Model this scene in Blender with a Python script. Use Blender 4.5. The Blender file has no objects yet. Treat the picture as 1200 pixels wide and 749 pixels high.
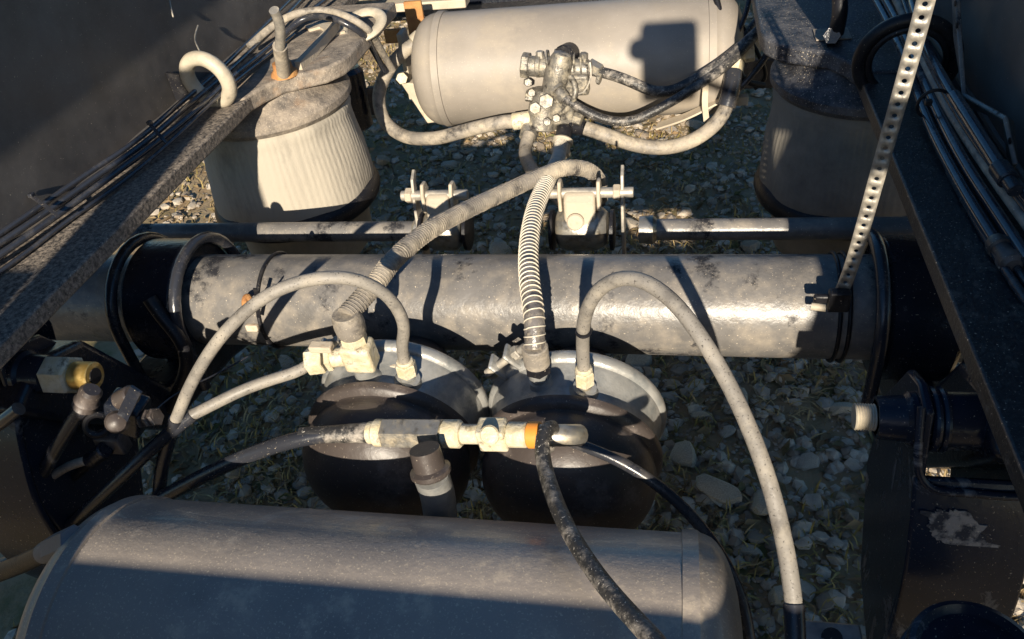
import bpy, bmesh, math, random
from mathutils import Vector, Matrix, noise
random.seed(7)
SC = bpy.context.scene
COL = SC.collection
rad = math.radians

# ------------------------------------------------------------------ camera
cam_data = bpy.data.cameras.new('camera')
cam_data.sensor_fit = 'HORIZONTAL'; cam_data.sensor_width = 36.0
cam_data.lens = 28.377
cam_data.clip_start = 0.02; cam_data.clip_end = 1000
cam = bpy.data.objects.new('camera', cam_data)
COL.objects.link(cam)
cam.matrix_world = Matrix(((0.979383, -0.015862, 0.20139, 0.24201),
                           (0.167198, 0.623154, -0.764018, -0.93204),
                           (-0.113379, 0.781938, 0.612958, 1.21605),
                           (0, 0, 0, 1)))
SC.camera = cam

# ------------------------------------------------------------------ sky, sun, exposure
SUN_EL, SUN_AZ = 21.0, -6.0          # light travels along +y, drifting by SUN_AZ degrees towards +x
Ld = Vector((math.sin(rad(SUN_AZ)) * math.cos(rad(SUN_EL)), math.cos(rad(SUN_AZ)) * math.cos(rad(SUN_EL)), -math.sin(rad(SUN_EL))))
world = bpy.data.worlds.new('World'); SC.world = world
world.use_nodes = True
wn = world.node_tree.nodes; wl = world.node_tree.links
wn.clear()
sky = wn.new('ShaderNodeTexSky'); sky.sky_type = 'NISHITA'; sky.sun_disc = False
sky.sun_elevation = rad(SUN_EL); sky.ozone_density = 2.2; sky.dust_density = 0.4
sky.sun_rotation = math.atan2(-Ld.x, -Ld.y)
bg = wn.new('ShaderNodeBackground'); bg.inputs['Strength'].default_value = 0.070
wo = wn.new('ShaderNodeOutputWorld')
hs = wn.new('ShaderNodeHueSaturation'); hs.inputs['Saturation'].default_value = 1.28
wl.new(sky.outputs[0], hs.inputs['Color']); wl.new(hs.outputs[0], bg.inputs[0]); wl.new(bg.outputs[0], wo.inputs[0])
sun_data = bpy.data.lights.new('sun', 'SUN')
sun_data.energy = 5.0; sun_data.angle = rad(0.53); sun_data.color = (1.0, 0.885, 0.715)
sun = bpy.data.objects.new('sun', sun_data); COL.objects.link(sun)
sun.location = (0, -3, 4)
sun.rotation_euler = Ld.to_track_quat('-Z', 'Y').to_euler()
vs = SC.view_settings
vs.view_transform = 'Standard'; vs.look = 'None'; vs.exposure = 0.76; vs.gamma = 1.0; vs.use_curve_mapping = False
SC.cycles.use_denoising = True
SC.cycles.max_bounces = 6
SC.cycles.sample_clamp_indirect = 6

# ------------------------------------------------------------------ materials
MATS = {}
def mat(name, base, rough=0.5, metal=0.0, alt=None, scale=25.0, lo=0.45, hi=0.65, dust=None, dscale=9.0, dlo=0.5, dhi=0.75,
        bump=0.15, bscale=120.0, spec=0.5, coat=0.0, speck=0.0, speck_col=(0.55, 0.47, 0.36), trans=0.0, stretch=(1, 1, 1), distort=0.0):
    m = bpy.data.materials.new(name); m.use_nodes = True
    nt = m.node_tree; n = nt.nodes; l = nt.links
    b = n['Principled BSDF']
    tc = n.new('ShaderNodeTexCoord'); mp = n.new('ShaderNodeMapping')
    mp.inputs['Scale'].default_value = stretch
    l.new(tc.outputs['Object'], mp.inputs[0])
    def noi(sc, det=6.0, rg=0.6):
        t = n.new('ShaderNodeTexNoise'); t.inputs['Scale'].default_value = sc
        t.inputs['Detail'].default_value = det; t.inputs['Roughness'].default_value = rg
        t.inputs['Distortion'].default_value = distort
        l.new(mp.outputs[0], t.inputs['Vector']); return t.outputs['Fac']
    def ramp(src, a, c):
        r = n.new('ShaderNodeMapRange'); r.inputs['From Min'].default_value = a; r.inputs['From Max'].default_value = c
        l.new(src, r.inputs['Value']); return r.outputs[0]
    def mixc(fac, a, c):
        x = n.new('ShaderNodeMix'); x.data_type = 'RGBA'
        if isinstance(fac, float): x.inputs[0].default_value = fac
        else: l.new(fac, x.inputs[0])
        for i, v in ((6, a), (7, c)):
            if isinstance(v, tuple): x.inputs[i].default_value = (*v, 1)
            else: l.new(v, x.inputs[i])
        return x.outputs[2]
    # gentle tonal variation everywhere
    var = ramp(noi(scale * 0.4, 4), 0.3, 0.7)
    col = mixc(var, tuple(c * 0.78 for c in base), tuple(min(1, c * 1.2) for c in base))
    rsock = None
    if alt:
        col = mixc(ramp(noi(scale), lo, hi), col, alt)
    if dust:
        f = ramp(noi(dscale, 9, 0.72), dlo, dhi)
        col = mixc(f, col, dust)
        rr = n.new('ShaderNodeMapRange'); rr.inputs['To Min'].default_value = rough; rr.inputs['To Max'].default_value = min(1, rough + 0.4)
        l.new(f, rr.inputs['Value']); rsock = rr.outputs[0]
    if speck > 0:
        s = ramp(noi(420, 2, 0.5), 0.72 - 0.2 * speck, 0.80 - 0.2 * speck)
        col = mixc(s, col, speck_col)
    l.new(col, b.inputs['Base Color'])
    if rsock is None:
        rr = n.new('ShaderNodeMapRange'); rr.inputs['To Min'].default_value = max(0.04, rough - 0.1); rr.inputs['To Max'].default_value = min(1, rough + 0.12)
        l.new(noi(scale * 1.7), rr.inputs['Value']); rsock = rr.outputs[0]
    l.new(rsock, b.inputs['Roughness'])
    b.inputs['Metallic'].default_value = metal
    b.inputs['Specular IOR Level'].default_value = spec
    b.inputs['Coat Weight'].default_value = coat
    b.inputs['Transmission Weight'].default_value = trans
    if bump:
        bp = n.new('ShaderNodeBump'); bp.inputs['Strength'].default_value = bump; bp.inputs['Distance'].default_value = 0.004
        l.new(noi(bscale, 5), bp.inputs['Height']); l.new(bp.outputs[0], b.inputs['Normal'])
    MATS[name] = m
    return m

TAN = (0.42, 0.34, 0.25)
mat('rail_paint', (0.085, 0.080, 0.078), 0.42, dust=(0.22, 0.195, 0.17), dscale=3.5, dlo=0.42, dhi=0.85, bump=0.06, bscale=60, speck=0.05)
mat('flange_paint', (0.016, 0.016, 0.019), 0.42, dust=(0.13, 0.115, 0.10), dscale=60, dlo=0.52, dhi=0.75, bump=0.4, bscale=190, speck=0.3)
mat('flange_dusty', (0.040, 0.038, 0.038), 0.55, dust=(0.38, 0.315, 0.25), dscale=150, dlo=0.40, dhi=0.66, bump=0.4, bscale=200, speck=0.35)
mat('black_paint', (0.014, 0.017, 0.026), 0.22, dust=(0.07, 0.06, 0.055), dscale=9, dlo=0.55, dhi=0.85, bump=0.25, bscale=90, speck=0.08)  # base tinted blue in place of reflected sky
mat('hanger_paint', (0.016, 0.022, 0.038), 0.25, dust=(0.30, 0.30, 0.31), dscale=8, dlo=0.56, dhi=0.66, bump=0.12, bscale=40, speck=0.2, distort=0.8, spec=0.28)  # blue of the base is sky reflection put into the colour
mat('axle_paint', (0.15, 0.142, 0.135), 0.36, alt=(0.29, 0.255, 0.21), scale=34, lo=0.45, hi=0.78, dust=(0.020, 0.020, 0.024), dscale=12, dlo=0.555, dhi=0.63, bump=0.30, bscale=70, speck=0.25)
mat('tank_near', (0.30, 0.262, 0.23), 0.36, alt=(0.36, 0.31, 0.265), scale=9, lo=0.42, hi=0.6, dust=(0.52, 0.44, 0.35), dscale=18, dlo=0.55, dhi=0.66, bump=0.14, bscale=110, speck=0.55, coat=0.15)
mat('tank_far', (0.295, 0.262, 0.225), 0.5, alt=(0.29, 0.255, 0.215), scale=12, lo=0.45, hi=0.65, dust=(0.42, 0.36, 0.28), dscale=6, dlo=0.5, dhi=0.8, bump=0.08, bscale=80, speck=0.2)
mat('rubber_black', (0.012, 0.012, 0.015), 0.40, dust=(0.06, 0.055, 0.05), dscale=30, dlo=0.52, dhi=0.85, bump=0.15, bscale=200, speck=0.1, spec=0.3)
mat('cable_black', (0.030, 0.032, 0.040), 0.24, dust=(0.15, 0.13, 0.11), dscale=22, dlo=0.52, dhi=0.85, bump=0.1, bscale=150, speck=0.1)
mat('cable_pale', (0.035, 0.038, 0.048), 0.16, dust=(0.17, 0.155, 0.14), dscale=30, dlo=0.52, dhi=0.85, bump=0.08, bscale=150, coat=0.6)
mat('hose_grey', (0.23, 0.212, 0.188), 0.48, alt=(0.12, 0.11, 0.098), scale=34, lo=0.54, hi=0.70, dust=(0.37, 0.33, 0.27), dscale=24, dlo=0.45, dhi=0.72, bump=0.15, bscale=200, speck=0.5, speck_col=(0.08, 0.072, 0.065))
mat('hose_dusty', (0.24, 0.215, 0.185), 0.5, alt=(0.055, 0.05, 0.048), scale=34, lo=0.48, hi=0.64, dust=(0.50, 0.43, 0.33), dscale=18, dlo=0.44, dhi=0.68, bump=0.25, bscale=180, speck=0.3)
mat('hose_clear', (0.17, 0.155, 0.145), 0.22, alt=(0.06, 0.055, 0.055), scale=45, lo=0.45, hi=0.6, dust=(0.58, 0.49, 0.35), dscale=25, dlo=0.50, dhi=0.75, bump=0.25, bscale=200, coat=0.4)
mat('hose_spiral', (0.60, 0.54, 0.44), 0.4, bump=0.1)
mat('hose_text', (0.03, 0.03, 0.03), 0.6, bump=0.0)
mat('overspray_hose', (0.035, 0.034, 0.034), 0.4, dust=(0.46, 0.41, 0.35), dscale=38, dlo=0.50, dhi=0.72, bump=0.4, bscale=160, speck=0.35, speck_col=(0.65, 0.6, 0.52))
mat('brass_dusty', (0.56, 0.48, 0.31), 0.40, alt=(0.62, 0.56, 0.43), scale=70, lo=0.4, hi=0.6, dust=(0.15, 0.115, 0.075), dscale=65, dlo=0.55, dhi=0.68, bump=0.45, bscale=180)
mat('brass', (0.62, 0.42, 0.13), 0.32, metal=0.75, dust=(0.50, 0.40, 0.22), dscale=40, dlo=0.45, dhi=0.7, bump=0.2, bscale=150)
mat('orange_plastic', (0.72, 0.27, 0.04), 0.45, bump=0.1, bscale=120)
mat('steel_dirty', (0.42, 0.40, 0.36), 0.33, metal=0.75, alt=(0.16, 0.14, 0.11), scale=70, lo=0.5, hi=0.72, dust=(0.52, 0.44, 0.31), dscale=40, dlo=0.48, dhi=0.7, bump=0.12, bscale=160)
mat('valve_metal', (0.22, 0.205, 0.18), 0.42, metal=0.45, alt=(0.05, 0.045, 0.04), scale=75, lo=0.5, hi=0.66, dust=(0.50, 0.44, 0.33), dscale=50, dlo=0.48, dhi=0.66, bump=0.3, bscale=220)
mat('zinc_cast', (0.37, 0.365, 0.345), 0.36, metal=0.35, alt=(0.19, 0.205, 0.21), scale=35, lo=0.45, hi=0.7, dust=(0.40, 0.36, 0.29), dscale=18, dlo=0.56, dhi=0.8, bump=0.3, bscale=90, speck=0.06)
mat('chamber_black', (0.062, 0.050, 0.045), 0.42, alt=(0.085, 0.045, 0.028), scale=22, lo=0.62, hi=0.8, dust=(0.24, 0.20, 0.18), dscale=13, dlo=0.52, dhi=0.76, bump=0.2, bscale=70, speck=0.15)
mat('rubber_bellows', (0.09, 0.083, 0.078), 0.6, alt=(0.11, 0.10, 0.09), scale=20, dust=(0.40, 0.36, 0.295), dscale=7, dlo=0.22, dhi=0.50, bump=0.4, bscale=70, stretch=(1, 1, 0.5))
mat('bellows_shaded', (0.06, 0.058, 0.058), 0.55, dust=(0.26, 0.235, 0.195), dscale=5, dlo=0.20, dhi=0.60, bump=0.3, bscale=100)  # darker copy of the bellows rubber, shade put into its colour
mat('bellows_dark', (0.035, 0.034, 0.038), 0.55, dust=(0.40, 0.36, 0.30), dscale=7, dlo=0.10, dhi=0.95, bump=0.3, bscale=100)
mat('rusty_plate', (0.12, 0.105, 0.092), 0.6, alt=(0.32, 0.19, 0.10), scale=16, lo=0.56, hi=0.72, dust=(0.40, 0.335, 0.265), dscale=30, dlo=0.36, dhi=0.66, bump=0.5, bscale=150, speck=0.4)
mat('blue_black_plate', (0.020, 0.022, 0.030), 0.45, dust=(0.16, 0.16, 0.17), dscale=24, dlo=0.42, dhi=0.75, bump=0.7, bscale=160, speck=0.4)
mat('rust', (0.34, 0.15, 0.055), 0.8, alt=(0.50, 0.27, 0.09), scale=30, lo=0.4, hi=0.7, bump=0.6, bscale=120)
mat('galvanised', (0.33, 0.31, 0.28), 0.42, metal=0.55, dust=(0.60, 0.54, 0.44), dscale=30, dlo=0.4, dhi=0.7, bump=0.1, bscale=80)
mat('cream_plastic', (0.50, 0.44, 0.34), 0.5, alt=(0.40, 0.35, 0.27), scale=40, lo=0.45, hi=0.65, dust=(0.14, 0.12, 0.10), dscale=40, dlo=0.62, dhi=0.78, bump=0.2)
mat('cream_steel', (0.50, 0.43, 0.33), 0.6, dust=(0.32, 0.22, 0.13), dscale=25, dlo=0.55, dhi=0.75, bump=0.3)
mat('white_plastic', (0.20, 0.20, 0.205), 0.5, bump=0.1, spec=0.3)
mat('soil', (0.30, 0.215, 0.125), 0.95, alt=(0.33, 0.26, 0.165), scale=9, lo=0.4, hi=0.65, dust=(0.13, 0.125, 0.05), dscale=4, dlo=0.5, dhi=0.66, bump=1.0, bscale=60, spec=0.2)
mat('stone_grey', (0.52, 0.44, 0.345), 0.85, alt=(0.26, 0.235, 0.20), scale=30, lo=0.4, hi=0.7, dust=(0.20, 0.17, 0.11), dscale=20, dlo=0.55, dhi=0.8, bump=0.6, bscale=90, spec=0.25)
mat('stone_pale', (0.52, 0.46, 0.375), 0.85, alt=(0.32, 0.29, 0.245), scale=30, lo=0.4, hi=0.7, dust=(0.22, 0.19, 0.12), dscale=20, dlo=0.55, dhi=0.8, bump=0.6, bscale=90, spec=0.25)
mat('stone_dark', (0.36, 0.285, 0.205), 0.85, alt=(0.22, 0.19, 0.16), scale=30, lo=0.4, hi=0.7, bump=0.6, bscale=90, spec=0.25)
mat('grass_green', (0.26, 0.20, 0.06), 0.7, alt=(0.36, 0.28, 0.11), scale=5, lo=0.45, hi=0.6, bump=0, spec=0.3)
mat('grass_dry', (0.46, 0.34, 0.17), 0.8, alt=(0.12, 0.075, 0.04), scale=6, lo=0.45, hi=0.6, bump=0, spec=0.2)

mat('leaf_brown', (0.24, 0.16, 0.085), 0.8, alt=(0.26, 0.19, 0.10), scale=14, lo=0.4, hi=0.6, dust=(0.09, 0.10, 0.04), dscale=9, dlo=0.5, dhi=0.6, bump=0, spec=0.2)

mat('worn_primer', (0.30, 0.27, 0.25), 0.7, alt=(0.020, 0.026, 0.042), scale=42, lo=0.47, hi=0.56, bump=0.4, bscale=150, speck=0.3)

# ------------------------------------------------------------------ mesh helpers
def V(p): return Vector(p)
def frame(axis):
    a = V(axis).normalized()
    u = a.cross(V((0, 0, 1)))
    if u.length < 1e-4: u = a.cross(V((0, 1, 0)))
    u.normalize(); w = a.cross(u).normalized()
    return a, u, w
def spline(pts, step=0.012):
    """Catmull-Rom through the points (each may carry a 4th value)."""
    P = [tuple(p) for p in pts]
    if len(P) < 3:
        k = 2; out = []
        for i in range(k + 1): out.append(V(P[0][:3]).lerp(V(P[1][:3]), i / k))
        return out
    Q = [V(p[:3]) for p in P]
    Q = [Q[0] * 2 - Q[1]] + Q + [Q[-1] * 2 - Q[-2]]
    out = []
    for i in range(1, len(Q) - 2):
        p0, p1, p2, p3 = Q[i - 1], Q[i], Q[i + 1], Q[i + 2]
        n = max(2, int((p2 - p1).length / step))
        for k in range(n):
            t = k / n
            # centripetal-ish tension 0.5
            out.append(0.5 * ((2 * p1) + (p2 - p0) * t + (2 * p0 - 5 * p1 + 4 * p2 - p3) * t * t + (3 * p1 - p0 - 3 * p2 + p3) * t ** 3))
    out.append(Q[-2].copy())
    return out
def smooth_path(pts, it=2):
    p = [q.copy() for q in pts]
    for _ in range(it):
        p = [p[0]] + [(p[i - 1] + p[i] * 2 + p[i + 1]) / 4 for i in range(1, len(p) - 1)] + [p[-1]]
    return p
class MB:
    def __init__(self): self.v = []; self.f = []
    def add(self, verts, faces):
        o = len(self.v); self.v += [V(p) for p in verts]; self.f += [tuple(i + o for i in f) for f in faces]; return self
    def box(self, c, s, rot=None):
        x, y, z = (k / 2 for k in s); M3 = rot if rot is not None else Matrix.Identity(3)
        vs_ = [V(c) + M3 @ V((a * x, b * y, d * z)) for a in (-1, 1) for b in (-1, 1) for d in (-1, 1)]
        return self.add(vs_, [(0, 1, 3, 2), (4, 6, 7, 5), (0, 4, 5, 1), (2, 3, 7, 6), (0, 2, 6, 4), (1, 5, 7, 3)])
    def lathe(self, o, axis, prof, seg=32, phase=0.0, closed=False):
        a, u, w = frame(axis); o = V(o); vs_ = []; fs = []
        for s, r in prof:
            for k in range(seg):
                t = 2 * math.pi * k / seg + phase
                vs_.append(o + a * s + (u * math.cos(t) + w * math.sin(t)) * r)
        n = len(prof)
        for i in range(n - 1 + (1 if closed else 0)):
            j = (i + 1) % n
            for k in range(seg):
                q = (k + 1) % seg
                fs.append((i * seg + k, i * seg + q, j * seg + q, j * seg + k))
        if not closed:
            fs.append(tuple(range(seg))[::-1]); fs.append(tuple((n - 1) * seg + k for k in range(seg)))
        return self.add(vs_, fs)
    def cyl(self, p, q, r, r2=None, seg=24, ch=0.0, phase=0.0):
        p, q = V(p), V(q); L = (q - p).length; r2 = r if r2 is None else r2
        if ch: prof = [(0, r - ch), (ch, r), (L - ch, r2), (L, r2 - ch)]
        else: prof = [(0, r), (L, r2)]
        return self.lathe(p, q - p, prof, seg, phase)
    def hex(self, p, q, r, ch=0.0015): return self.cyl(p, q, r, seg=6, ch=ch, phase=0.3)
    def tube(self, pts, r, seg=12, rfun=None, cap=True):
        n = len(pts); vs_ = []; fs = []
        t0 = (pts[1] - pts[0]).normalized(); _, u, w = frame(t0)
        s = 0.0
        for i in range(n):
            t = (pts[min(i + 1, n - 1)] - pts[max(i - 1, 0)]).normalized()
            u = (u - t * u.dot(t)).normalized(); w = t.cross(u)
            if i: s += (pts[i] - pts[i - 1]).length
            rr = rfun(s, i / (n - 1)) if rfun else r
            for k in range(seg):
                a = 2 * math.pi * k / seg
                vs_.append(pts[i] + (u * math.cos(a) + w * math.sin(a)) * rr)
        for i in range(n - 1):
            for k in range(seg):
                q = (k + 1) % seg
                fs.append((i * seg + k, i * seg + q, (i + 1) * seg + q, (i + 1) * seg + k))
        if cap: fs.append(tuple(range(seg))[::-1]); fs.append(tuple((n - 1) * seg + k for k in range(seg)))
        return self.add(vs_, fs)
    def torus(self, c, axis, R, r, seg=40, rs=12, flat=1.0):
        prof = [(math.sin(2 * math.pi * k / rs) * r * flat, R + math.cos(2 * math.pi * k / rs) * r) for k in range(rs)]
        return self.lathe(c, axis, prof, seg, closed=True)
    def prism(self, poly, o, u, w, d):
        """polygon (list of 2-D points along u, w from o) extruded by vector d"""
        o, u, w, d = V(o), V(u), V(w), V(d); n = len(poly)
        a = [o + u * p[0] + w * p[1] for p in poly]
        vs_ = a + [p + d for p in a]
        fs = [tuple(range(n))[::-1], tuple(range(n, 2 * n))] + [(i, (i + 1) % n, n + (i + 1) % n, n + i) for i in range(n)]
        return self.add(vs_, fs)
    def ribbon(self, pts, width_dir, wd, th):
        """flat bar along pts"""
        n = len(pts); vs_ = []; fs = []
        for i in range(n):
            t = (pts[min(i + 1, n - 1)] - pts[max(i - 1, 0)]).normalized()
            g = V(width_dir); g = (g - t * g.dot(t)).normalized(); h = t.cross(g)
            for a, b in ((-1, -1), (1, -1), (1, 1), (-1, 1)): vs_.append(pts[i] + g * a * wd / 2 + h * b * th / 2)
        for i in range(n - 1):
            for k in range(4): fs.append((i * 4 + k, i * 4 + (k + 1) % 4, i * 4 + 4 + (k + 1) % 4, i * 4 + 4 + k))
        fs.append((3, 2, 1, 0)); fs.append(tuple((n - 1) * 4 + k for k in range(4)))
        return self.add(vs_, fs)
    def build(self, name, m, parent=None, origin=None, bevel=0.0, angle=35, bseg=2):
        if parent is not None:
            root = parent
            while root.parent is not None: root = root.parent
            off = root.location.copy()
        else:
            if origin is None:
                xs = [p.x for p in self.v]; ys = [p.y for p in self.v]; zs = [p.z for p in self.v]
                origin = ((min(xs) + max(xs)) / 2, (min(ys) + max(ys)) / 2, min(zs))
            off = V(origin)
        me = bpy.data.meshes.new(name)
        me.from_pydata([p - off for p in self.v], [], self.f)
        bm = bmesh.new(); bm.from_mesh(me)
        bmesh.ops.recalc_face_normals(bm, faces=bm.faces); bm.to_mesh(me); bm.free()
        me.shade_smooth(); me.set_sharp_from_angle(angle=rad(angle))
        me.materials.append(MATS[m])
        o = bpy.data.objects.new(name, me); COL.objects.link(o)
        if parent is not None: o.parent = parent
        else: o.location = off
        if bevel:
            b = o.modifiers.new('bevel', 'BEVEL'); b.width = bevel; b.segments = bseg; b.limit_method = 'ANGLE'; b.angle_limit = rad(40)
        return o
def tag(o, label, cat, group=None, kind=None):
    if label: o['label'] = label
    if cat: o['category'] = cat
    if group: o['group'] = group
    if kind: o['kind'] = kind
    return o
def thing(name, loc, label, cat, group=None):
    o = bpy.data.objects.new(name, None); COL.objects.link(o); o.location = loc
    o.empty_display_size = 0.05
    return tag(o, label, cat, group)
def hose(name, pts, r, m, label=None, cat=None, group=None, parent=None, seg=14, rfun=None, step=0.01):
    o = MB().tube(smooth_path(spline(pts, step), 3), r, seg, rfun).build(name, m, parent, angle=60)
    if parent is None: tag(o, label, cat, group)
    return o
def lerp(a, b, t): return V(a).lerp(V(b), t)

# ================================================================== ground
def gh(x, y):
    return 0.018 * noise.noise(V((x * 1.7, y * 1.7, 0.3))) + 0.010 * noise.noise(V((x * 7, y * 7, 2.1))) + 0.004 * noise.noise(V((x * 23, y * 23, 5.1)))
N = 150
ax = [math.copysign((math.exp(abs(t) * 5.2) - 1) / (math.exp(5.2) - 1) * 150, t) for t in [(-1 + 2 * i / N) for i in range(N + 1)]]
gv = [V((x, y + 0.8, gh(x, y + 0.8) if abs(x) < 6 and abs(y) < 6 else 0.0)) for y in ax for x in ax]
gf = [(j * (N + 1) + i, j * (N + 1) + i + 1, (j + 1) * (N + 1) + i + 1, (j + 1) * (N + 1) + i) for j in range(N) for i in range(N)]
g = MB(); g.v = gv; g.f = gf
ground = g.build('ground', 'soil', origin=(0, 0, 0), angle=80)
ground['kind'] = 'structure'

def stone_mesh(seed, nsub=2, flat=0.62):
    rnd = random.Random(seed)
    bm = bmesh.new(); bmesh.ops.create_icosphere(bm, subdivisions=nsub, radius=1.0)
    planes = [(V((rnd.gauss(0, 1), rnd.gauss(0, 1), rnd.gauss(0, 1))).normalized(), rnd.uniform(0.55, 0.85)) for _ in range(9)]
    for v in bm.verts:
        for nrm, d in planes:
            k = v.co.dot(nrm) - d
            if k > 0: v.co -= nrm * k * 0.9
        v.co *= 1 + 0.10 * noise.noise(v.co * 2.2 + V((seed, 0, 0)))
        v.co.x *= 1.15; v.co.z *= flat
    vs_ = [tuple(v.co) for v in bm.verts]; fs = [tuple(v.index for v in f.verts) for f in bm.faces]
    bm.free(); return vs_, fs
stone_shapes = [stone_mesh(s, 2) for s in range(10)]
pebble_shapes = [stone_mesh(s + 40, 1) for s in range(8)]
stone_meshes = []
for i, (vs_, fs) in enumerate(stone_shapes):
    for mn in ('stone_grey', 'stone_pale', 'stone_dark'):
        me = bpy.data.meshes.new('stone'); me.from_pydata(vs_, [], fs); me.shade_smooth(); me.set_sharp_from_angle(angle=rad(28))
        me.materials.append(MATS[mn]); stone_meshes.append(me)
rs = random.Random(11)
placed = []
tries = 0
while len(placed) < 295 and tries < 9000:
    tries += 1
    y = -0.35 + 2.6 * rs.random() ** 1.5; x = rs.uniform(-0.55 - 0.35 * max(0, y), 0.75 + 0.18 * max(0, y))
    s = rs.choice((0.016, 0.018, 0.020, 0.022, 0.026, 0.030, 0.036))
    if any((x - a) ** 2 + (y - b) ** 2 < (0.85 * (s + c)) ** 2 for a, b, c in placed): continue
    placed.append((x, y, s))
    o = bpy.data.objects.new('stone', stone_meshes[rs.choice((0, 0, 1, 0, 2, 1)) + 3 * rs.randrange(10)]); COL.objects.link(o)
    o.location = (x, y, gh(x, y) + s * 0.22); o.rotation_euler = (rs.uniform(-.35, .35), rs.uniform(-.35, .35), rs.uniform(0, 6.28))
    o.scale = (s * rs.uniform(.8, 1.2), s * rs.uniform(.8, 1.1), s * rs.uniform(.7, 1.1)); o.parent = ground
for mn, cnt, sd in (('stone_grey', 6500, 3), ('stone_dark', 6500, 4), ('stone_pale', 1000, 5)):
    r2 = random.Random(sd); mb = MB()
    for _ in range(cnt):
        y = -0.6 + 4.6 * r2.random() ** 1.4; x = r2.uniform(-0.9 - 0.5 * max(0, y), 0.9 + 0.3 * max(0, y))
        s = 0.004 + 0.018 * r2.random() ** 1.7; vs_, fs = pebble_shapes[r2.randrange(8)]
        M3 = Matrix.Rotation(r2.uniform(0, 6.28), 3, 'Z') @ Matrix.Rotation(r2.uniform(-.4, .4), 3, 'X')
        c = V((x, y, gh(x, y) + s * 0.2)); o_ = len(mb.v)
        mb.v += [c + M3 @ (V(p) * s) for p in vs_]; mb.f += [tuple(i + o_ for i in f) for f in fs]
    for _ in range(5200 if mn != 'stone_pale' else 1500):
        x = r2.uniform(-.65, .95); y = r2.uniform(-.45, 1.7)
        s = 0.0025 + 0.009 * r2.random() ** 2.2; vs_, fs = pebble_shapes[r2.randrange(8)]
        M3 = Matrix.Rotation(r2.uniform(0, 6.28), 3, 'Z') @ Matrix.Rotation(r2.uniform(-.4, .4), 3, 'X')
        c = V((x, y, gh(x, y) + s * 0.2)); o_ = len(mb.v)
        mb.v += [c + M3 @ (V(p) * s) for p in vs_]; mb.f += [tuple(i + o_ for i in f) for f in fs]
    o = mb.build('gravel', mn, origin=(0, 0, 0), angle=30)
    tag(o, {'stone_grey': 'mid grey pea gravel scattered on the ground below the axle', 'stone_dark': 'dark brown pea gravel scattered on the ground below the axle', 'stone_pale': 'pale buff pea gravel scattered on the ground below the axle'}[mn], 'gravel', kind='stuff')
def blades(name, m, cnt, seed, hmin, hmax, lie, label, thr):
    r2 = random.Random(seed); mb = MB(); k = 0
    while k < cnt:
        y = -0.6 + 4.4 * r2.random() ** 1.3; x = r2.uniform(-0.9 - 0.5 * max(0, y), 0.9 + 0.3 * max(0, y))
        if noise.noise(V((x * 3.1 + seed, y * 3.1, 0))) + r2.uniform(-.25, .25) < thr: continue
        k += 1
        h = r2.uniform(hmin, hmax); a = r2.uniform(0, 6.28); d = V((math.cos(a), math.sin(a), 0)); pz = V((-d.y, d.x, 0))
        wd = r2.uniform(0.0009, 0.0024); b = V((x, y, gh(x, y) + r2.uniform(-.002, .008))); lean = r2.uniform(*lie)
        p1 = b + d * h * lean * 0.45 + V((0, 0, h * 0.6 * (1 - lean * .7))); p2 = b + d * h * lean * 1.1 + V((0, 0, h * (1 - lean * .85)))
        mb.add([b - pz * wd, b + pz * wd, p1 + pz * wd * .8, p1 - pz * wd * .8, p2], [(0, 1, 2, 3), (3, 2, 4)])
    return tag(mb.build(name, m, origin=(0, 0, 0), angle=80), label, 'grass', kind='stuff')
blades('grass', 'grass_green', 17000, 21, 0.015, 0.05, (0.3, 0.95), 'short green grass growing between the stones', -0.02)
blades('dry_grass', 'grass_dry', 24000, 22, 0.012, 0.05, (0.6, 1.0), 'dry brown grass and leaf litter lying between the stones', -0.08)

r2 = random.Random(31); mb = MB()
for _ in range(6500):
    y = -0.6 + 4.2 * r2.random() ** 1.3; x = r2.uniform(-0.9 - 0.5 * max(0, y), 0.9 + 0.3 * max(0, y))
    L_ = r2.uniform(.008, .022); W_ = L_ * r2.uniform(.3, .6); M3 = Matrix.Rotation(r2.uniform(0, 6.28), 3, 'Z') @ Matrix.Rotation(r2.uniform(-.7, .7), 3, 'X') @ Matrix.Rotation(r2.uniform(-.5, .5), 3, 'Y')
    c = V((x, y, gh(x, y) + r2.uniform(.003, .012)))
    mb.add([c + M3 @ V(p) for p in ((-L_, 0, 0), (-L_ * .2, -W_, .003), (L_, 0, .002), (-L_ * .2, W_, .003), (0, 0, -.002))], [(0, 1, 4), (1, 2, 4), (2, 3, 4), (3, 0, 4)])
tag(mb.build('leaf_litter', 'leaf_brown', origin=(0, 0, 0), angle=80), 'small dead brown leaves scattered over the ground', 'leaves', kind='stuff')

# ================================================================== frame rails
def rail(sx, label):
    t = thing('frame_rail', (sx * 0.6, 0.4, 0.68), label, 'frame rail', 'main rails of the chassis')
    y0, y1 = -2.0, 3.2; L = y1 - y0; yc = (y0 + y1) / 2
    MB().box((sx * 0.636, yc, 0.885), (0.012, L, 0.355)).build('web', 'rail_paint', t)
    MB().box((sx * 0.632, yc, 0.694), (0.264, L, 0.024)).build('bottom_flange', 'flange_dusty' if sx < 0 else 'flange_paint', t, bevel=0.003)
    MB().box((sx * 0.632, yc, 1.071), (0.144, L, 0.018)).build('top_flange', 'rail_paint', t, bevel=0.003)
    w = MB(); w.tube([V((sx * 0.629, y0 + .02 + L * .99 * k / 60, 0.7075 + 0.001 * math.sin(k * 9.1))) for k in range(61)], 0.005, 8)
    w.build('weld_bead', 'rail_paint', t)
    return t
rail_l = rail(-1, 'dark steel rail on the left with dusty lower flange and cables along it')
rail_r = rail(1, 'black steel rail on the right in shade with a cable bundle on it')

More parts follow.
